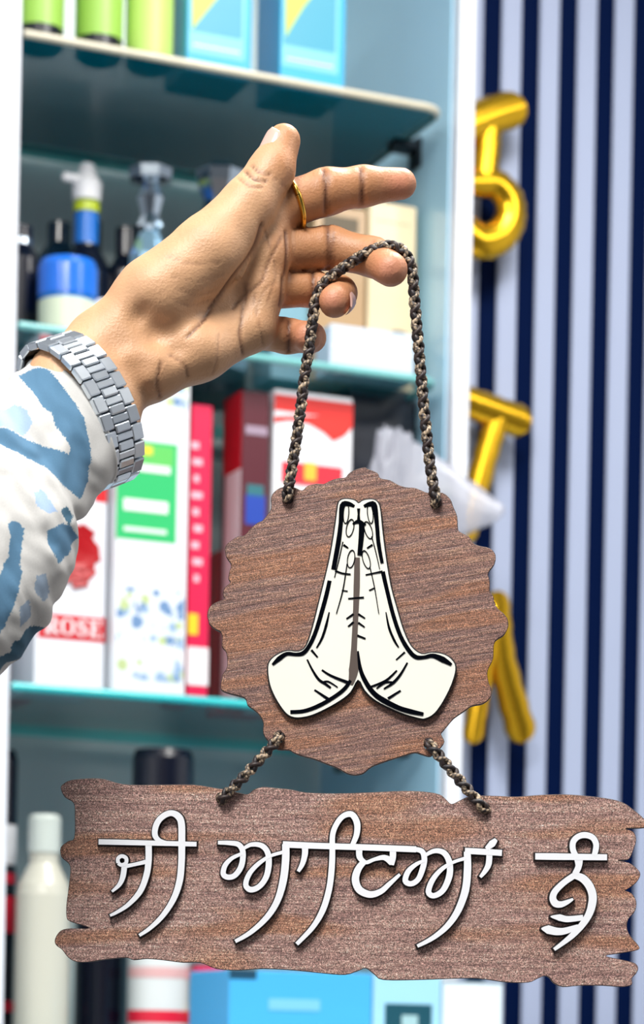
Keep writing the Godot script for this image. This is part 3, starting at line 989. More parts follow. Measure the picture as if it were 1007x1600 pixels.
# a curved plate on a finger tip from a to b, radius ra..rb, facing "out"
func nail(a: Vector3, b: Vector3, ra: float, rb: float, out: Vector3, spread: float) -> ArrayMesh:
	var ax := (b - a).normalized()
	var o := (out - ax * out.dot(ax)).normalized()
	var s := ax.cross(o)
	var st := SurfaceTool.new()
	st.begin(Mesh.PRIMITIVE_TRIANGLES)
	st.set_smooth_group(0)
	var N := 10
	var pt := func(i: int, j: int) -> Vector3:
		var u := -1.0 + 2.0 * i / N
		var v := float(j) / N
		var wid := spread * sqrt(maxf(0.0, 1.0 - pow(absf(v * 2.0 - 1.0), 3.2))) + 0.03
		var r := lerpf(ra, rb, v) + 0.0004 * (1.0 - u * u) - 0.0003 * pow(absf(u), 4.0)
		var an := u * wid
		return a.lerp(b, v) + (o * cos(an) + s * sin(an)) * r
	for i in N:
		for j in N:
			for q in [[i, j], [i + 1, j], [i + 1, j + 1], [i, j], [i + 1, j + 1], [i, j + 1]]:
				st.add_vertex(pt.call(q[0], q[1]))
	st.generate_normals()
	return st.commit()

var sleeve_T := [Vector2(50, 565), Vector2(18, 588), Vector2(-22, 625), Vector2(-70, 668), Vector2(-130, 720), Vector2(-200, 780), Vector2(-280, 850), Vector2(-380, 930)]
var sleeve_B := [Vector2(170, 754), Vector2(140, 790), Vector2(108, 838), Vector2(113, 880), Vector2(88, 948), Vector2(40, 1015), Vector2(-20, 1080), Vector2(-120, 1160)]

func sleeve_px(s: float, a: float) -> Vector3:   # pixel position and z in pixels
	var n := sleeve_T.size()
	var i := mini(int(s), n - 2)
	var f := s - i
	var g := func(l: Array) -> Vector2: return (l[i] as Vector2).cubic_interpolate(l[i + 1], l[maxi(i - 1, 0)], l[mini(i + 2, n - 1)], f)
	var t: Vector2 = g.call(sleeve_T)
	var b: Vector2 = g.call(sleeve_B)
	var c := (t + b) * 0.5
	var h := (b - t) * 0.5
	var e := Vector2(h.y, -h.x).normalized()
	var dep := minf(h.length() * 0.72, 84.0 + s * 9.0)
	var z0 := 118.0 + s * 26.0
	var q := c + h * cos(a) + e * (sin(a) * dep * 0.56)
	return Vector3(q.x, q.y, z0 + sin(a) * dep * 0.83)

func build_sleeve(root: Node3D) -> void:
	var polys := [
		[0, [75, 285, 130, 250, 200, 260, 260, 330, 310, 400, 350, 470, 375, 560, 385, 640, 375, 740, 325, 795, 270, 740, 200, 660, 100, 600, 0, 560, -120, 520, -120, 460, 0, 505, 80, 520, 160, 555, 230, 590, 290, 615, 295, 580, 230, 480, 220, 440, 170, 400, 130, 340]],
		[1, [-100, 440, 0, 420, 60, 400, 110, 430, 135, 480, 100, 520, 0, 500, -100, 480]],
		[0, [25, 905, 60, 890, 100, 920, 95, 990, 80, 1060, 90, 1110, 60, 1220, 20, 1330, -40, 1400, -80, 1250, 0, 1130, 35, 1040, 40, 950]],
		[0, [200, 930, 260, 900, 295, 910, 330, 960, 290, 1030, 235, 1065, 205, 1000]],
		[2, [255, 850, 280, 830, 305, 870, 290, 910]],
		[1, [140, 770, 180, 755, 235, 850, 200, 860, 150, 830]],
		[3, [150, 1120, 190, 1105, 215, 1190, 180, 1225, 140, 1180]],
		[3, [75, 1250, 120, 1215, 135, 1290, 80, 1330]],
		[2, [50, 1400, 110, 1345, 180, 1330, 190, 1370, 100, 1440, 30, 1500, 0, 1530, -60, 1560, -60, 1500, 40, 1440]],
	]
	var pc := [rgb(78, 118, 148), rgb(150, 174, 206), rgb(56, 92, 114), rgb(140, 158, 178)]
	var list := []
	for p in polys:
		var pg := PackedVector2Array(conv(p[1], Vector2(0, 480), 2.666))
		var bx := Rect2(pg[0], Vector2.ZERO)
		for q in pg:
			bx = bx.expand(q)
		list.append([pc[p[0]], pg, bx.grow(4)])
	var W := 420
	var H := 480
	var im := Image.create(W, H, false, Image.FORMAT_RGB8)
	var nz := FastNoiseLite.new()
	nz.seed = 3; nz.frequency = 0.09
	var cloth := rgb(192, 192, 190)
	for y in H:
		for x in W:
			var s := 7.0 * (y + 0.5) / H
			var a := PI * (x + 0.5) / W
			var q := sleeve_px(s, a)
			var p := Vector2(q.x, q.y) + Vector2(nz.get_noise_2d(x * 2.0, y * 2.0), nz.get_noise_2d(x * 2.0 + 90.0, y * 2.0)) * 3.0
			var c := cloth
			for l in list:
				if (l[2] as Rect2).has_point(p) and Geometry2D.is_point_in_polygon(p, l[1]):
					c = l[0]
			var k := 1.0 + 0.035 * nz.get_noise_2d(x * 9.0, y * 3.0) + 0.03 * nz.get_noise_2d(x * 3.0 + 300.0, y * 12.0)
			im.set_pixel(x, y, Color(c.r * k, c.g * k, c.b * k))
	var m := StandardMaterial3D.new()
	m.albedo_texture = ImageTexture.create_from_image(im)
	m.roughness = 0.9
	m.texture_repeat = false
	var fold := FastNoiseLite.new()
	fold.seed = 12; fold.frequency = 1.0; fold.fractal_octaves = 2
	var NS := 110
	var NA := 144
	var v := PackedVector3Array()
	var uv := PackedVector2Array()
	var idx := PackedInt32Array()
	for layer in 2:
		for i in NS + 1:
			for j in NA + 1:
				var s := 7.0 * i / NS
				var a := TAU * j / NA
				var q := sleeve_px(s, a)
				var c := sleeve_px(s, 0.0).lerp(sleeve_px(s, PI), 0.5)
				var out := (q - c).normalized()
				var am := clampf(s * 0.9, 0.04, 1.0)
				var w := fold.get_noise_3d(q.x * 0.012 + q.y * 0.004, q.y * 0.011 - q.x * 0.016, q.z * 0.006) * 9.0 * am
				w += -7.0 * exp(-pow((s - 1.9 - 0.5 * sin(a)) / 0.3, 2.0)) * am
				w += 4.0 * exp(-pow(s / 0.12, 2.0))
				if sin(a) > 0.0:
					var q2 := Vector2(q.x, q.y)
					var dl := minf(Geometry2D.get_closest_point_to_segment(q2, Vector2(-30, 670), Vector2(62, 716)).distance_to(q2), Geometry2D.get_closest_point_to_segment(q2, Vector2(62, 716), Vector2(106, 806)).distance_to(q2))
					w -= 6.0 * exp(-dl * dl / 60.0)
					dl = Geometry2D.get_closest_point_to_segment(q2, Vector2(10, 745), Vector2(80, 850)).distance_to(q2)
					w -= 5.0 * exp(-dl * dl / 80.0)
				if layer == 1:
					w -= 3.5
				q += out * w
				v.append(P(q.x, q.y, q.z * PX) - root.position)
				uv.append(Vector2((a if a <= PI else TAU - a) / PI, s / 7.0))
	var row := NA + 1
	for layer in 2:
		var o := layer * (NS + 1) * row
		for i in NS:
			for j in NA:
				var a := o + i * row + j
				var q := [a, a + 1, a + row + 1, a, a + row + 1, a + row]
				if layer == 1:
					q.reverse()
				idx.append_array(q)
	var o2 := (NS + 1) * row
	for j in NA:
		idx.append_array([j, o2 + j, o2 + j + 1, j, o2 + j + 1, j + 1])
	var nr := face_normals(v, idx)
	# orient outward
	var mid := v[(NS / 2) * row + NA / 4]
	var cen := (v[(NS / 2) * row] + v[(NS / 2) * row + NA / 2]) * 0.5
	if nr[(NS / 2) * row + NA / 4].dot(mid - cen) < 0.0:
		for k in range(0, idx.size(), 3):
			var t := idx[k + 1]
			idx[k + 1] = idx[k + 2]
			idx[k + 2] = t
		nr = face_normals(v, idx)
	var arr := []
	arr.resize(Mesh.ARRAY_MAX)
	arr[Mesh.ARRAY_VERTEX] = v
	arr[Mesh.ARRAY_NORMAL] = nr
	arr[Mesh.ARRAY_TEX_UV] = uv
	arr[Mesh.ARRAY_INDEX] = idx
	var me := ArrayMesh.new()
	me.add_surface_from_arrays(Mesh.PRIMITIVE_TRIANGLES, arr)
	part(root, "sleeve", me, m)

# ---------------------------------------------------------------- watch and finger ring
func build_watch() -> void:
	var cpx := Vector2(125, 645)
	var C := P(cpx.x, cpx.y, 105 * PX)
	var pd := (P(cpx.x + 49.5, cpx.y + 86.8, 105 * PX) - C).normalized()
	var e := (P(cpx.x + 86.8, cpx.y - 49.5, 105 * PX) - C).normalized()
	var ax := (e * 0.82 + Vector3(0, 0, -0.57)).normalized()
	var fr := ax.cross(pd).normalized()
	if fr.z < 0.0:
		fr = -fr
	var o := thing("wristwatch", "silver steel link bracelet of a wristwatch round the wrist", "watch", C)
	var steel := mat(rgb(214, 222, 230), 0.3, 1.0)
	var dark := mat(rgb(70, 78, 88), 0.3, 1.0)
	var ra := 117.0 * PX
	var rb := 86.0 * PX
	# equal steps along the ellipse
	var N := 24
	var tab := []
	var run := 0.0
	var last := Vector2(ra, 0)
	for k in 721:
		var a := TAU * k / 720.0
		var q := Vector2(ra * cos(a), rb * sin(a))
		run += q.distance_to(last)
		last = q
		tab.append(run)
	var pitch := run / N
	var at := func(s: float) -> Transform3D:
		s = fposmod(s, run)
		var k := 0
		while k < 719 and tab[k + 1] < s:
			k += 1
		var f: float = (s - tab[k]) / maxf(tab[k + 1] - tab[k], 1e-9)
		var a := TAU * (k + f) / 720.0
		var pos := pd * ra * cos(a) + fr * rb * sin(a)
		var tan := (-pd * ra * sin(a) + fr * rb * cos(a)).normalized()
		var out := (pd * cos(a) / ra + fr * sin(a) / rb).normalized()
		return Transform3D(Basis(tan, out, tan.cross(out)), pos)
	var outer := cbox(Vector3(pitch * 0.92, 0.0034, 0.0062), 0.0005)
	var bridge := cbox(Vector3(pitch * 0.40, 0.0032, 0.0094), 0.0004)
	var insert := cbox(Vector3(pitch * 0.50, 0.0038, 0.0086), 0.0006)
	var pin := cbox(Vector3(pitch * 0.96, 0.0014, 0.0195), 0.0003)
	for k in N:
		var x: Transform3D = at.call(pitch * k)
		part(o, "bracelet_link", bridge, steel).transform = x
		for sd in [-1.0, 1.0]:
			part(o, "side_link", outer, steel).transform = x * Transform3D(Basis(), Vector3(0, -0.0001, sd * 0.0076))
		part(o, "centre_link", insert, steel).transform = at.call(pitch * (k + 0.5))
		part(o, "link_pin", pin, dark).transform = at.call(pitch * (k + 0.5)) * Transform3D(Basis(), Vector3(0, -0.0010, 0))
	# finger ring
	var i0 := P(405, 335, -5 * PX)
	var i1 := P(512, 299, -30 * PX)
	var ctr := i0.lerp(i1, 0.5)
	var rg := MeshInstance3D.new()
	var st := SurfaceTool.new()
	st.begin(Mesh.PRIMITIVE_TRIANGLES)
	var ra2 := (i1 - i0).normalized()
	var u := ra2.cross(Vector3.UP).normalized()
	var w := ra2.cross(u)
	var path := []
	var rad := []
	for k in 49:
		var a := TAU * k / 48.0
		path.append((u * cos(a) + w * sin(a)) * (38.0 * PX))
		rad.append(0.0018)
	tube_to(st, path, rad, 8, null, Vector2(0.8, 1.25))
	rg.mesh = st.commit()
	rg.material_override = mat(rgb(236, 188, 84), 0.2, 1.0)
	rg.name = numbered("finger_ring")
	rg.position = ctr
	add_child(rg, true)
	tag(rg, "thin gold ring on the index finger", "ring")

# ---------------------------------------------------------------- cords
func braid(pts3: Array, called: String, label: String, group: String) -> void:
	var line := smooth_line(pts3, 24)
	# resample evenly
	var step := 0.0006
	var res := [line[0]]
	var acc := 0.0
	for i in range(1, line.size()):
		var a: Vector3 = line[i - 1]
		var b: Vector3 = line[i]
		var l := a.distance_to(b)
		var t := step - acc
		while t <= l:
			res.append(a.lerp(b, t / l))
			t += step
		acc = l - (t - step)
	var st := SurfaceTool.new()
	st.begin(Mesh.PRIMITIVE_TRIANGLES)
	var org: Vector3 = res[0]
	var cols := [Color(0.010, 0.008, 0.012), Color(0.04, 0.025, 0.02), Color(0.015, 0.010, 0.012), Color(0.58, 0.44, 0.30)]
	for s in 4:
		var path := []
		var rad := []
		var up := Vector3(0, 0, 1)
		for i in res.size():
			var t: Vector3 = (res[mini(i + 1, res.size() - 1)] - res[maxi(i - 1, 0)]).normalized()
			up = (up - t * up.dot(t)).normalized()
			var side := t.cross(up)
			var ph := TAU * i * step / 0.0105 + TAU * s / 4.0
			var dirn := 1.0 if s % 2 == 0 else -1.0
			path.append(res[i] - org + side * cos(ph * dirn) * 0.0016 + up * sin(ph * dirn) * 0.0014 + up * sin(ph * 2.0) * 0.0003)
			rad.append(0.00128)
		var a: Color = cols[s]
		var b: Color = cols[(s + 1) % 4]
		tube_to(st, path, rad, 6, func(r: float, an: float) -> Color: return a if sin(an * 2.0 + r * 2600.0) > (0.25 if s == 3 else -0.55) else b)
	var m := StandardMaterial3D.new()
	m.vertex_color_use_as_albedo = true
	m.roughness = 0.5
	var o := MeshInstance3D.new()
	o.name = numbered(called)
	o.mesh = st.commit()
	o.material_override = m
	o.position = org
	add_child(o, true)
	tag(o, label, "cord", group)

func build_cords() -> void:
	var main := [[452, 782, -18], [449, 778, 2], [450, 768, 10], [456, 735, 9], [463, 690, 8], [470, 640, 8], [476, 590, 10], [483, 545, 14], [489, 500, 14], [494, 468, 12], [508, 441, 8], [540, 416, 4], [572, 396, 8], [600, 385, 14], [622, 387, 16], [638, 403, 14], [645, 430, 12], [649, 480, 10], [656, 560, 9], [664, 650, 9], [673, 730, 9], [680, 772, 10], [682, 785, 2], [680, 790, -18]]
	var p := []
	for q in main:
		p.append(P(q[0], q[1], q[2] * PX))
	braid(p, "hanging_cord", "dark brown and tan braided cord looped over the fingers, carrying the round plaque", "")
	p = []
	for q in [[436, 1148, -18], [436, 1151, 3], [430, 1160, 10], [405, 1188, 9], [375, 1220, 9], [352, 1243, 8], [346, 1249, 2], [346, 1252, -18]]:
		p.append(P(q[0], q[1], q[2] * PX))
	braid(p, "link_cord", "short braided cord at the left, joining the round plaque to the long board", "cords between the two wooden boards")
	p = []
	for q in [[671, 1159, -18], [671, 1162, 3], [678, 1170, 10], [700, 1197, 9], [728, 1230, 9], [750, 1256, 9], [758, 1264, 2], [757, 1267, -18]]:
		p.append(P(q[0], q[1], q[2] * PX))
	braid(p, "link_cord", "short braided cord at the right, joining the round plaque to the long board", "cords between the two wooden boards")

# ---------------------------------------------------------------- foil balloons on the fluted wall
func balloon(label: String, strokes: Array, s: float) -> void:
	var st := SurfaceTool.new()
	st.begin(Mesh.PRIMITIVE_TRIANGLES)
	var h0 := hit(strokes[0][0][0], strokes[0][0][1], s)
	var org := cab(h0.x, h0.y, s)
	for q in strokes:
		var path := []
		var rad := []
		var flat: Array = q[0]
		var w: Array = q[1]
		for i in range(0, flat.size(), 2):
			var h := hit(flat[i], flat[i + 1], s)
			path.append(cab(h.x, h.y, s) - org)
		var ln := smooth_line(path, 8) if path.size() > 2 else smooth_line([path[0], path[0].lerp(path[1], 0.5), path[1]], 8)
		for i in ln.size():
			var f := float(i) / (ln.size() - 1)
			rad.append(lerpf(w[0], w[1], f) * 0.66 * 0.00064 * (1.0 + 0.05 * sin(i * 2.1)))
		tube_to(st, ln, rad, 20, null, Vector2(1.0, 0.8), true)
	var o := MeshInstance3D.new()
	o.name = numbered("foil_balloon")
	o.mesh = st.commit()
	o.material_override = mat(rgb(240, 188, 44), 0.24, 0.95)
	o.position = org
	add_child(o, true)
	tag(o, label, "balloon", "gold foil letter balloons on the fluted wall")

func build_balloons() -> void:
	balloon("gold foil balloon shaped like a 5, highest of three on the slatted wall", [[[796, 172, 770, 180, 730, 196], [46, 46]], [[762, 190, 760, 235, 756, 270], [36, 34]], [[748, 286, 775, 288, 796, 312, 797, 345, 780, 370, 750, 378, 725, 360], [36, 44]]], 0.068)
	balloon("gold foil balloon shaped like a tilted T, below the curved one on the slatted wall", [[[714, 622, 806, 656], [38, 40]], [[776, 655, 757, 720, 728, 830], [32, 30]]], 0.072)
	balloon("gold foil balloon with two slanting legs, lowest on the slatted wall behind the round plaque", [[[778, 942, 785, 1030, 813, 1136], [30, 38]], [[776, 942, 757, 1040, 740, 1145], [26, 26]]], 0.072)

# ---------------------------------------------------------------- goods on the shelves
var SH := [0.932, 0.664, 0.3323, -0.02, -0.03]

# a carton with its front face between two pixel columns
func carton(called: String, label: String, category: String, shelf: int, x0: float, x1: float, ytop: float, ymid: float, depth: float, s: float, c: Color, group := "", h_given := 0.0) -> Dictionary:
	var a := hit(x0, ymid, s)
	var b := hit(x1, ymid, s)
	var base: float = SH[shelf] + 0.0005
	var h := h_given if h_given > 0.0 else hit((x0 + x1) * 0.5, ytop, s).y - base
	var w := b.x - a.x
	var o := thing(called, label, category, cab((a.x + b.x) * 0.5, base, s + depth * 0.5), YAW, group)
	part(o, "carton_body", cbox(Vector3(w, h, depth), 0.0012), mat(c, 0.4, 0.0, 0.2), Vector3(0, h * 0.5, 0))
	return {"o": o, "w": w, "h": h, "d": depth, "s": s, "x0": a.x, "base": base}

# a printed patch on the front of a carton, given in pixels
func patch(k: Dictionary, called: String, x0: float, y0: float, x1: float, y1: float, c: Color, lift := 0.0004) -> MeshInstance3D:
	var a := hit(x0, y0, k.s)
	var b := hit(x1, y1, k.s)
	var cx: float = (a.x + b.x) * 0.5 - k.x0 - k.w * 0.5
	var w := minf(b.x - a.x, k.w)
	cx = clampf(cx, -k.w * 0.5 + w * 0.5, k.w * 0.5 - w * 0.5)
	var y1h: float = minf(a.y - k.base, k.h)
	var y0h: float = maxf(b.y - k.base, 0.0)
	return part(k.o, called, cbox(Vector3(w, y1h - y0h, lift), 0.0001), mat(c, 0.4), Vector3(cx, (y0h + y1h) * 0.5, k.d * 0.5 + lift * 0.5))

# a printed shape on the front of a carton, outlined in pixels
func poly_patch(k: Dictionary, called: String, flat: Array, c: Color, lift := 0.0005) -> void:
	var pg := PackedVector2Array()
	for i in range(0, flat.size(), 2):
		var a := hit(flat[i], flat[i + 1], k.s)
		pg.append(Vector2(clampf(a.x - k.x0, 0.0005, k.w - 0.0005) - k.w * 0.5, clampf(a.y - k.base, 0.0005, k.h - 0.0005)))
	var st := SurfaceTool.new()
	st.begin(Mesh.PRIMITIVE_TRIANGLES)
	var idx := Geometry2D.triangulate_polygon(pg)
	for i in range(0, idx.size(), 3):
		tri(st, Vector3(pg[idx[i]].x, pg[idx[i]].y, lift), Vector3(pg[idx[i + 1]].x, pg[idx[i + 1]].y, lift), Vector3(pg[idx[i + 2]].x, pg[idx[i + 2]].y, lift), Vector3(0, 0, 1))
	for i in pg.size():
		var a := pg[i]
		var b := pg[(i + 1) % pg.size()]
		quad(st, Vector3(a.x, a.y, lift), Vector3(b.x, b.y, lift), Vector3(b.x, b.y, 0), Vector3(a.x, a.y, 0), Vector3(b.y - a.y, a.x - b.x, 0).normalized())
	part(k.o, called, st.commit(), mat(c, 0.4), Vector3(0, 0, k.d * 0.5))

# the same on the left side of a carton, by fractions of depth and height
func side_patch(k: Dictionary, called: String, z0: float, z1: float, y0: float, y1: float, c: Color) -> void:
	part(k.o, called, cbox(Vector3(0.0004, (y1 - y0) * k.h, (z1 - z0) * k.d), 0.0001), mat(c, 0.4), Vector3(-k.w * 0.5 - 0.0002, (y0 + y1) * 0.5 * k.h, k.d * (0.5 - (z0 + z1) * 0.5)))

# printed flowers: blots of colour
func floral(cols: Array, bg: Color, sd: int) -> StandardMaterial3D:
	var im := Image.create(128, 192, false, Image.FORMAT_RGB8)
	im.fill(bg)
	var r := RandomNumberGenerator.new()
	r.seed = sd
	for k in 110:
		var c: Color = cols[r.randi() % cols.size()]
		var x := r.randi_range(0, 120)
		var y := r.randi_range(0, 184)
		var n := r.randi_range(3, 9)
		for i in range(-n, n + 1):
			var w := int(sqrt(float(n * n - i * i)))
			im.fill_rect(Rect2i(x - w, y + i, 2 * w, 1), c)
	var m := StandardMaterial3D.new()
	m.albedo_texture = ImageTexture.create_from_image(im)
	m.roughness = 0.4
	m.uv1_triplanar = true
	m.uv1_scale = Vector3(12, 8, 12)
	return m

func bottle(called: String, label: String, category: String, shelf: int, px: float, py: float, s: float, pieces: Array, group := "") -> Node3D:
	var a := hit(px, py, s)
	var o := thing(called, label, category, cab(a.x, SH[shelf] + 0.0005, s), YAW, group)
	for q in pieces:
		var prof := []
		for i in range(0, q[2].size(), 2):
			prof.append(Vector2(q[2][i], q[2][i + 1]))
		part(o, q[0], lathe(prof, 28 if q.size() < 4 else q[3], q.size() >= 4), q[1])
	return o

func build_goods() -> void:
	var blk := mat(rgb(6, 12, 30), 0.25, 0.0, 0.3)
	var wht := mat(rgb(238, 240, 244), 0.35, 0.0, 0.2)
	var sil := mat(rgb(200, 214, 226), 0.15, 1.0)
	# ---- top shelf
	var lime := mat(rgb(158, 206, 88), 0.4)
	var bt := [[62.0, "dark bottle with lime label, leftmost on the top glass shelf"], [155.0, "dark bottle with lime label, middle one of three on the top shelf"], [234.0, "dark bottle with pale lime label, next to the sky blue cartons on the top shelf"]]
	for k in 3:
		bottle("label_bottle", bt[k][1], "bottle", 0, bt[k][0], 30, 0.045, [
			["glass_body", blk, [0, 0, 0.019, 0, 0.0225, 0.003, 0.0225, 0.13, 0.012, 0.15, 0.0095, 0.16, 0.0095, 0.17, 0, 0.17]],
			["label", lime if k < 2 else mat(rgb(196, 232, 120), 0.4), [0.0229, 0.018 if k < 2 else 0.006, 0.0229, 0.12]],
			["cap", blk, [0, 0.168, 0.012, 0.168, 0.012, 0.19, 0.011, 0.192, 0, 0.192]]], "lime labelled bottles on the top shelf")
	for k in 2:
		var x0: float = [292.0, 438.0][k]
		var x1: float = [394.0, 540.0][k]
		var c := carton("blue_carton", ["sky blue carton with printed front panel, nearer the lime labelled bottles", "sky blue carton with printed front panel, at the right end of the top shelf"][k], "box", 0, x0, x1, 0, 60, 0.062, 0.03, rgb(36, 176, 224), "sky blue cartons on the top shelf", 0.17)
		patch(c, "front_panel", x0 + 5, -60, x1 - 12, 96 + 22 * k, rgb(120, 204, 232))
		patch(c, "picture_panel", x0 + 8, -60, x1 - 16, 62 + 22 * k, rgb(52, 160, 190), 0.0007)
		poly_patch(c, "yellow_flash", [x0 + 8, -20, x0 + 62, -20, x0 + 36, 12, x0 + 8, 46 + 12 * k], rgb(196, 226, 80), 0.0011)
		patch(c, "red_strip", x0 + 10, 68 + 22 * k, x1 - 20, 84 + 22 * k, rgb(236, 150, 140), 0.0008)
	# ---- second shelf
	bottle("black_bottle", "black bottle at the left end of the second shelf", "bottle", 1, 32, 400, 0.1, [["glass_body", blk, [0, 0, 0.02, 0, 0.022, 0.003, 0.022, 0.085, 0.011, 0.1, 0.011, 0.118, 0, 0.12]], ["band", sil, [0.0113, 0.1, 0.0113, 0.106]]])
	var pb := bottle("pump_bottle", "dark bottle with white pump head and lime collar behind the blue jar", "bottle", 1, 134, 400, 0.13, [["glass_body", blk, [0, 0, 0.024, 0, 0.026, 0.003, 0.026, 0.075, 0.012, 0.098, 0.01, 0.11, 0, 0.11]], ["blue_collar", mat(rgb(24, 110, 200), 0.3), [0.012, 0.1, 0.012, 0.126, 0, 0.126]], ["lime_collar", mat(rgb(180, 200, 40), 0.3), [0.013, 0.126, 0.013, 0.134, 0, 0.134]], ["pump_head", wht, [0.005, 0.134, 0.014, 0.136, 0.015, 0.15, 0.009, 0.158, 0.007, 0.166, 0, 0.168]]])
	part(pb, "spout", cbox(Vector3(0.03, 0.007, 0.008), 0.002), wht, Vector3(-0.012, 0.152, 0.004))
	bottle("spray_bottle", "slim dark bottle standing behind the white pump bottle", "bottle", 1, 196, 400, 0.14, [["glass_body", blk, [0, 0, 0.02, 0, 0.02, 0.1, 0.009, 0.118, 0.009, 0.135, 0, 0.136]], ["cap", blk, [0.01, 0.12, 0.01, 0.145, 0, 0.146]]])
	bottle("darkening_bottle", "tall navy bottle added to darken the back of the second shelf, left", "bottle", 1, 92, 400, 0.2, [["glass_body", mat(rgb(20, 46, 66), 0.2, 0.0, 0.5), [0, 0, 0.026, 0, 0.026, 0.12, 0.012, 0.14, 0.012, 0.16, 0, 0.16]]])  # the three tall bottles are added to darken the back of this bay
	bottle("darkening_bottle", "tall navy bottle added to darken the back of the second shelf, behind the clear dispenser", "bottle", 1, 222, 400, 0.22, [["glass_body", mat(rgb(14, 34, 54), 0.25, 0.0, 0.4), [0, 0, 0.028, 0, 0.028, 0.14, 0.013, 0.155, 0.013, 0.175, 0, 0.176]]])
	bottle("darkening_bottle", "tall black bottle added to darken the back of the second shelf, behind the white pump bottle", "bottle", 1, 140, 400, 0.24, [["glass_body", blk, [0, 0, 0.024, 0, 0.024, 0.13, 0.012, 0.15, 0.012, 0.18, 0, 0.181]]])
	bottle("squat_bottle", "squat dark bottle at the back behind the clear dispenser", "bottle", 1, 330, 400, 0.2, [["glass_body", blk, [0, 0, 0.036, 0, 0.038, 0.004, 0.038, 0.07, 0.02, 0.09, 0.012, 0.1, 0, 0.1]]])
	bottle("blue_jar", "bright blue jar with white and yellow label at the front of the second shelf", "jar", 1, 106, 440, 0.05, [["jar_body", mat(rgb(30, 130, 214), 0.25, 0.0, 0.5), [0, 0, 0.026, 0, 0.027, 0.003, 0.027, 0.042, 0, 0.043]], ["label", mat(rgb(214, 226, 200), 0.4), [0.0273, 0.004, 0.0273, 0.036]], ["lid", mat(rgb(22, 112, 226), 0.25, 0.0, 0.5), [0.0285, 0.04, 0.0285, 0.068, 0.026, 0.075, 0, 0.076]], ["lid_top", mat(rgb(120, 186, 240), 0.3), [0, 0.0765, 0.022, 0.0763]]])
	bottle("white_tub", "low white tub beside the blue jar, partly behind the wrist", "tub", 1, 178, 460, 0.06, [["tub_body", wht, [0, 0, 0.032, 0, 0.034, 0.03, 0, 0.03]], ["lid", wht, [0.0355, 0.029, 0.0355, 0.037, 0.033, 0.041, 0, 0.041]]])
	pb.scale.y = 1.2
	var cd := bottle("clear_dispenser", "clear and silver faceted dispenser bottle above the wrist", "bottle", 1, 234, 380, 0.09, [["glass_body", mat(rgb(150, 190, 214), 0.12, 0.6), [0, 0, 0.024, 0, 0.026, 0.004, 0.02, 0.09, 0.01, 0.11, 0, 0.11], 8], ["neck", sil, [0.008, 0.11, 0.013, 0.115, 0.009, 0.125, 0.014, 0.14, 0.008, 0.15, 0, 0.15], 8], ["pump_head", sil, [0.006, 0.15, 0.022, 0.154, 0.023, 0.163, 0.012, 0.17, 0, 0.171], 8]])
	cd.scale.y = 1.16
	cd = bottle("crystal_bottle", "silver crystal bottle with faceted stopper, right of the clear dispenser", "bottle", 1, 344, 330, 0.09, [["glass_body", mat(rgb(170, 200, 220), 0.12, 0.7), [0, 0, 0.03, 0, 0.032, 0.005, 0.028, 0.07, 0.016, 0.09, 0, 0.09], 8], ["stopper", sil, [0.012, 0.09, 0.017, 0.1, 0.013, 0.115, 0.02, 0.13, 0.016, 0.145, 0.024, 0.16, 0.026, 0.17, 0.018, 0.176, 0, 0.176], 8]])
	cd.scale.y = 1.16
	var k := carton("brown_carton", "brown cardboard carton with dark print behind the fingers", "box", 1, 490, 572, 322, 420, 0.05, 0.07, rgb(176, 144, 104))
	patch(k, "dark_print", 505, 334, 560, 366, rgb(96, 84, 64))
	k = carton("cream_carton", "cream carton with small brown print and dark ring beside the brown carton", "box", 1, 576, 650, 318, 420, 0.05, 0.07, rgb(226, 208, 170))
	patch(k, "brown_print", 588, 344, 640, 352, rgb(150, 120, 86))
	patch(k, "brown_band", 572, 400, 648, 432, rgb(170, 134, 92))
	var st := SurfaceTool.new()
	st.begin(Mesh.PRIMITIVE_TRIANGLES)
	var rp := []
	var rr := []
	for i in 25:
		rp.append(Vector3(cos(TAU * i / 24.0) * 0.016, sin(TAU * i / 24.0) * 0.012, 0))
		rr.append(0.0018)
	tube_to(st, rp, rr, 6)
	part(k.o, "dark_ring", st.commit(), mat(rgb(60, 66, 70), 0.4), Vector3(0.008, 0.048, k.d * 0.5 + 0.001))
	carton("white_box", "small white box between index and middle finger", "box", 1, 440, 486, 334, 400, 0.05, 0.14, rgb(240, 242, 246))
	carton("grey_box", "small grey blue box behind the little finger", "box", 1, 425, 484, 470, 520, 0.05, 0.08, rgb(120, 168, 186))
	k = carton("flat_box", "flat white and pale blue box lying at the right of the second shelf", "box", 1, 516, 648, 514, 540, 0.036, 0.03, rgb(206, 220, 236))
	patch(k, "white_strip", 520, 536, 646, 560, rgb(236, 240, 248))
	# ---- third shelf
	k = carton("rose_carton", "white carton with red rose and red name band, behind the sleeve", "box", 2, 58, 168, 523, 800, 0.08, 0.035, rgb(236, 240, 248))
	patch(k, "red_top", 58, 523, 168, 590, rgb(226, 36, 46))
	patch(k, "red_corner", 148, 752, 167, 786, rgb(220, 30, 40))
	var band := patch(k, "name_band", 62, 957, 166, 1005, rgb(206, 24, 40))
	var tm := TextMesh.new()
	tm.text = "ROSE"
	var sf := SystemFont.new()
	sf.font_names = PackedStringArray(["Droid Serif"])
	sf.font_weight = 700
	tm.font = sf
	tm.font_size = 32
	tm.pixel_size = 0.00066
	tm.depth = 0.0004
	part(band, "lettering", tm, wht, Vector3(0.001, 0, 0.0006))
	st = SurfaceTool.new()
	st.begin(Mesh.PRIMITIVE_TRIANGLES)
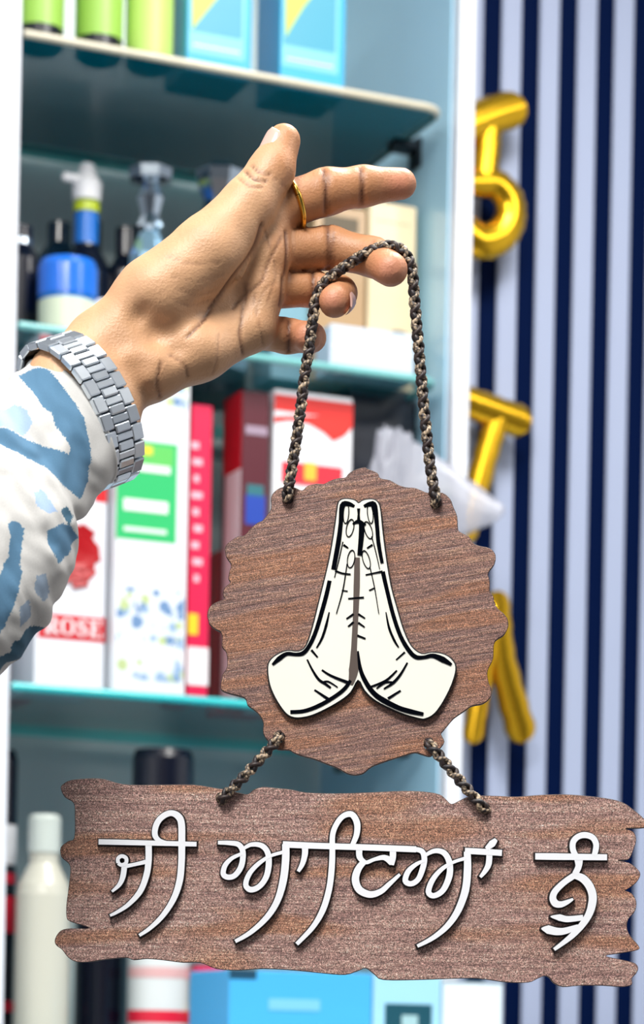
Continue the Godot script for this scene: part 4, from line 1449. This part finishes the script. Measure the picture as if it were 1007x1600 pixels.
	for i in 26:
		var a := i * 2.4
		var r := 0.0042 * sqrt(float(i))
		var x := Transform3D(Basis(Vector3(0, 0, 1), a).rotated(Vector3(1, 0, 0), 0.25 * sin(a)), Vector3(cos(a) * r * 0.9, sin(a) * r * 1.2, 0.001 - i * 0.00002))
		cbox_to(st, Vector3(0.013, 0.016, 0.0012), 0.0005, x)
	var hr := hit(118, 868, 0.035)
	part(k.o, "printed_rose", st.commit(), mat(rgb(176, 12, 24), 0.4), Vector3(hr.x - k.x0 - k.w * 0.5, hr.y - k.base, k.d * 0.5 + 0.0006))
	carton("red_box", "red box standing behind the watch under the second shelf", "box", 2, 34, 60, 523, 600, 0.06, 0.13, rgb(222, 38, 52))
	k = carton("flower_carton", "white carton with green label and pale blue flower print, right of the sleeve", "box", 2, 181, 294, 560, 800, 0.03, 0.02, rgb(236, 240, 246))
	var fm := floral([rgb(150, 180, 214), rgb(222, 232, 240), rgb(190, 208, 150), rgb(236, 240, 246), rgb(110, 146, 190)], rgb(226, 234, 242), 4)
	patch(k, "flower_print", 183, 915, 286, 1068, Color.WHITE).material_override = fm
	patch(k, "flower_print", 200, 580, 292, 655, Color.WHITE).material_override = fm
	patch(k, "green_label", 184, 684, 275, 850, rgb(40, 190, 110))
	patch(k, "label_border", 188, 690, 271, 730, rgb(96, 200, 96), 0.0007)
	patch(k, "yellow_emblem", 221, 696, 238, 712, rgb(230, 214, 60), 0.001)
	patch(k, "white_print", 196, 722, 266, 742, rgb(236, 246, 240), 0.001)
	patch(k, "white_print", 193, 778, 262, 804, rgb(240, 248, 244), 0.001)
	patch(k, "white_print", 193, 822, 260, 836, rgb(228, 244, 236), 0.001)
	k = carton("magenta_carton", "narrow magenta carton right of the flower carton", "box", 2, 296, 329, 632, 850, 0.075, 0.035, rgb(222, 16, 76))
	for i in 9:
		patch(k, "white_mark", 299 + (i % 3) * 2, 690 + i * 26, 311 + (i % 2) * 5, 702 + i * 26, rgb(240, 190, 206), 0.0006)
	patch(k, "white_panel", 290, 1010, 322, 1072, rgb(240, 236, 240), 0.0006)
	patch(k, "yellow_spot", 290, 958, 305, 992, rgb(240, 206, 40), 0.0008)
	k = carton("maroon_carton", "dark maroon carton with red edge and blue logo, left of the white and red carton", "box", 2, 377, 421, 612, 700, 0.05, 0.03, rgb(84, 10, 32))
	side_patch(k, "white_side", 0.0, 0.8, 0.0, 0.75, rgb(232, 224, 230))
	side_patch(k, "red_side", 0.0, 0.9, 0.75, 1.0, rgb(196, 22, 40))
	patch(k, "pale_print", 384, 664, 418, 682, rgb(160, 140, 160), 0.0006)
	patch(k, "blue_logo", 384, 772, 414, 822, rgb(24, 66, 170), 0.0006)
	patch(k, "teal_logo", 386, 756, 412, 776, rgb(40, 110, 120), 0.0007)
	k = carton("red_white_carton", "white carton with red top and red logo panel just above the round plaque", "box", 2, 428, 551, 615, 690, 0.07, 0.03, rgb(238, 240, 246))
	patch(k, "red_top", 428, 615, 551, 656, rgb(228, 44, 40))
	poly_patch(k, "red_wave", [428, 650, 551, 650, 551, 668, 538, 682, 521, 690, 506, 676, 482, 662, 452, 657, 428, 660], rgb(228, 46, 38), 0.0007)
	patch(k, "logo_panel", 440, 720, 535, 765, rgb(222, 40, 60))
	patch(k, "yellow_emblem", 476, 722, 494, 752, rgb(240, 190, 60), 0.0008)
	patch(k, "white_print", 450, 756, 526, 764, rgb(244, 226, 230), 0.0008)
	carton("shade_box", "dark box standing in for the shade under the second shelf, behind the plastic bag", "box", 2, 548, 645, 606, 700, 0.05, 0.068, rgb(22, 30, 46))  # dark block in place of the shadow on the inner wall under the shelf
	carton("scarlet_box", "scarlet box peeking out left of the round plaque", "box", 2, 346, 420, 860, 980, 0.04, 0.115, rgb(214, 26, 36))
	carton("teal_box", "small dark teal box behind the right end of the plastic bag", "box", 2, 692, 714, 756, 800, 0.03, 0.0, rgb(14, 84, 92))
	bag()
	# ---- lowest shelf in view
	var red := mat(rgb(224, 30, 60), 0.4)
	bottle("black_can", "black can with white band and red print at the left edge", "can", 3, -6, 1400, 0.1, [["can_body", blk, [0, 0, 0.018, 0, 0.0185, 0.003, 0.0185, 0.29, 0.016, 0.3, 0, 0.3]], ["white_band", wht, [0.0188, 0.19, 0.0188, 0.228]], ["red_band", red, [0.0188, 0.172, 0.0188, 0.182]], ["red_band", red, [0.0188, 0.125, 0.0188, 0.16]], ["red_band", red, [0.0188, 0.05, 0.0188, 0.06]]])
	bottle("cream_bottle", "tall cream bottle left of the black capped can", "bottle", 3, 68, 1400, 0.05, [["bottle_body", mat(rgb(200, 200, 186), 0.35, 0.0, 0.3), [0, 0, 0.024, 0, 0.026, 0.004, 0.026, 0.16, 0.024, 0.17, 0.014, 0.19, 0.014, 0.215, 0.012, 0.22, 0, 0.22]], ["cap", mat(rgb(196, 206, 200), 0.35), [0.0155, 0.2, 0.0155, 0.232, 0.013, 0.236, 0, 0.236]]])
	bottle("capped_can", "white can with tall black cap, red stripe and blue edge, behind the long board", "can", 3, 252, 1350, 0.05, [["can_body", mat(rgb(226, 232, 232), 0.3, 0.0, 0.4), [0, 0, 0.028, 0, 0.0295, 0.003, 0.0295, 0.18, 0.028, 0.19, 0, 0.19]], ["red_stripe", red, [0.0299, 0.042, 0.0299, 0.054]], ["pink_stripe", mat(rgb(226, 180, 180), 0.4), [0.0299, 0.085, 0.0299, 0.095]], ["blue_stripe", mat(rgb(30, 130, 190), 0.4), [0.0299, 0.11, 0.0299, 0.14]], ["cap", blk, [0.0297, 0.186, 0.0297, 0.296, 0.027, 0.304, 0, 0.305]]])
	bottle("slim_can", "slim black can with white stripe below the left end of the long board", "can", 3, 158, 1550, 0.11, [["can_body", blk, [0, 0, 0.025, 0, 0.026, 0.003, 0.026, 0.16, 0.022, 0.17, 0, 0.17]], ["white_stripe", wht, [0.0263, 0.01, 0.0263, 0.03]]])
	bottle("gold_band_jar", "black jar with gold band and pink lid below the long board", "jar", 3, 326, 1550, 0.04, [["jar_body", blk, [0, 0, 0.014, 0, 0.0165, 0.003, 0.0165, 0.085, 0, 0.086]], ["gold_band", mat(rgb(226, 184, 80), 0.3, 0.6), [0.0168, 0.048, 0.0168, 0.06]], ["pink_lid", mat(rgb(222, 24, 90), 0.35), [0.0168, 0.085, 0.0168, 0.098, 0, 0.099]]])
	k = carton("azure_carton", "bright azure carton below the middle of the long board", "box", 4, 358, 582, 1518, 1560, 0.1, -0.16, rgb(70, 176, 236))
	patch(k, "pale_print", 420, 1560, 500, 1580, rgb(120, 196, 240), 0.0006)
	patch(k, "dark_top_strip", 358, 1512, 400, 1530, rgb(24, 70, 96), 0.0006)
	k = carton("pale_blue_carton", "pale blue carton with dark square logo right of the azure carton", "box", 4, 584, 690, 1524, 1560, 0.1, -0.16, rgb(160, 216, 242))
	patch(k, "dark_logo", 602, 1568, 674, 1640, rgb(16, 76, 92), 0.0006)
	patch(k, "white_mark", 628, 1586, 652, 1640, rgb(160, 200, 206), 0.0008)
	k = carton("ice_white_carton", "ice white carton with dark top edge at the right end of the counter", "box", 4, 693, 786, 1533, 1570, 0.1, -0.16, rgb(222, 238, 248))
	patch(k, "dark_top_strip", 693, 1530, 786, 1537, rgb(40, 90, 110), 0.0006)

func build_counter() -> void:
	var o := thing("counter", "white counter standing in front of the display cabinet, below the long board", "counter", cab(0.3, -EYE, -0.16), YAW)
	var white := mat(rgb(226, 230, 236), 0.4)
	part(o, "counter_top", cbox(Vector3(1.1, 0.03, 0.3), 0.003), mat(rgb(214, 224, 230), 0.2, 0.0, 0.4), Vector3(0, EYE - 0.045, 0))
	part(o, "front_panel", cbox(Vector3(1.08, EYE - 0.06, 0.02), 0.002), white, Vector3(0, (EYE - 0.06) / 2, 0.13))
	for s in [-1, 1]:
		part(o, "end_panel", cbox(Vector3(0.02, EYE - 0.06, 0.24), 0.002), white, Vector3(s * 0.53, (EYE - 0.06) / 2, 0.0))

func bag() -> void:
	var nz := FastNoiseLite.new()
	nz.seed = 8; nz.frequency = 1.0; nz.noise_type = FastNoiseLite.TYPE_CELLULAR; nz.fractal_octaves = 2
	var h := hit(618, 760, 0.02)
	var o := thing("plastic_bag", "crumpled clear plastic bag with red and white packets, right of the red topped carton", "bag", cab(h.x, SH[2] + 0.0005, 0.02), YAW)
	var N := 90
	var M := 60
	var v := PackedVector3Array()
	var idx := PackedInt32Array()
	for j in M + 1:
		for i in N + 1:
			var a := TAU * i / N
			var b := PI * j / M
			var d := Vector3(sin(b) * cos(a), cos(b), sin(b) * sin(a))
			var w := 0.8 + 0.42 * (nz.get_noise_3dv(d * 1.6) + 0.6) + 0.2 * nz.get_noise_3dv(d * 5.0 + Vector3(9, 0, 0))
			var p := Vector3(d.x * 0.050, d.y * 0.165, d.z * 0.034) * w
			p += Vector3(0.062, -0.012, 0.05) * pow(maxf(0.0, d.dot(Vector3(0.75, 0.5, 0.49).normalized())), 22.0)
			p.y = maxf(p.y + 0.15, 0.0)
			v.append(p)
	for j in M:
		for i in N:
			var q := j * (N + 1) + i
			idx.append_array([q, q + 1, q + N + 2, q, q + N + 2, q + N + 1])
	var nr := face_normals(v, idx)
	if nr[(M / 2) * (N + 1)].x < 0.0:
		idx.reverse()
		nr = face_normals(v, idx)
	var arr := []
	arr.resize(Mesh.ARRAY_MAX)
	arr[Mesh.ARRAY_VERTEX] = v
	arr[Mesh.ARRAY_NORMAL] = nr
	arr[Mesh.ARRAY_INDEX] = idx
	var me := ArrayMesh.new()
	me.add_surface_from_arrays(Mesh.PRIMITIVE_TRIANGLES, arr)
	part(o, "film", me, pane(rgb(186, 190, 204), 0.62, 0.3))
	part(o, "packet", cbox(Vector3(0.055, 0.19, 0.006), 0.002), mat(rgb(226, 190, 196), 0.4), Vector3(0.0, 0.1, 0.0), Vector3(0.1, 0, 0.2))
	part(o, "packet", cbox(Vector3(0.04, 0.2, 0.006), 0.002), mat(rgb(206, 40, 56), 0.4), Vector3(0.016, 0.11, -0.012), Vector3(-0.1, 0, -0.25))
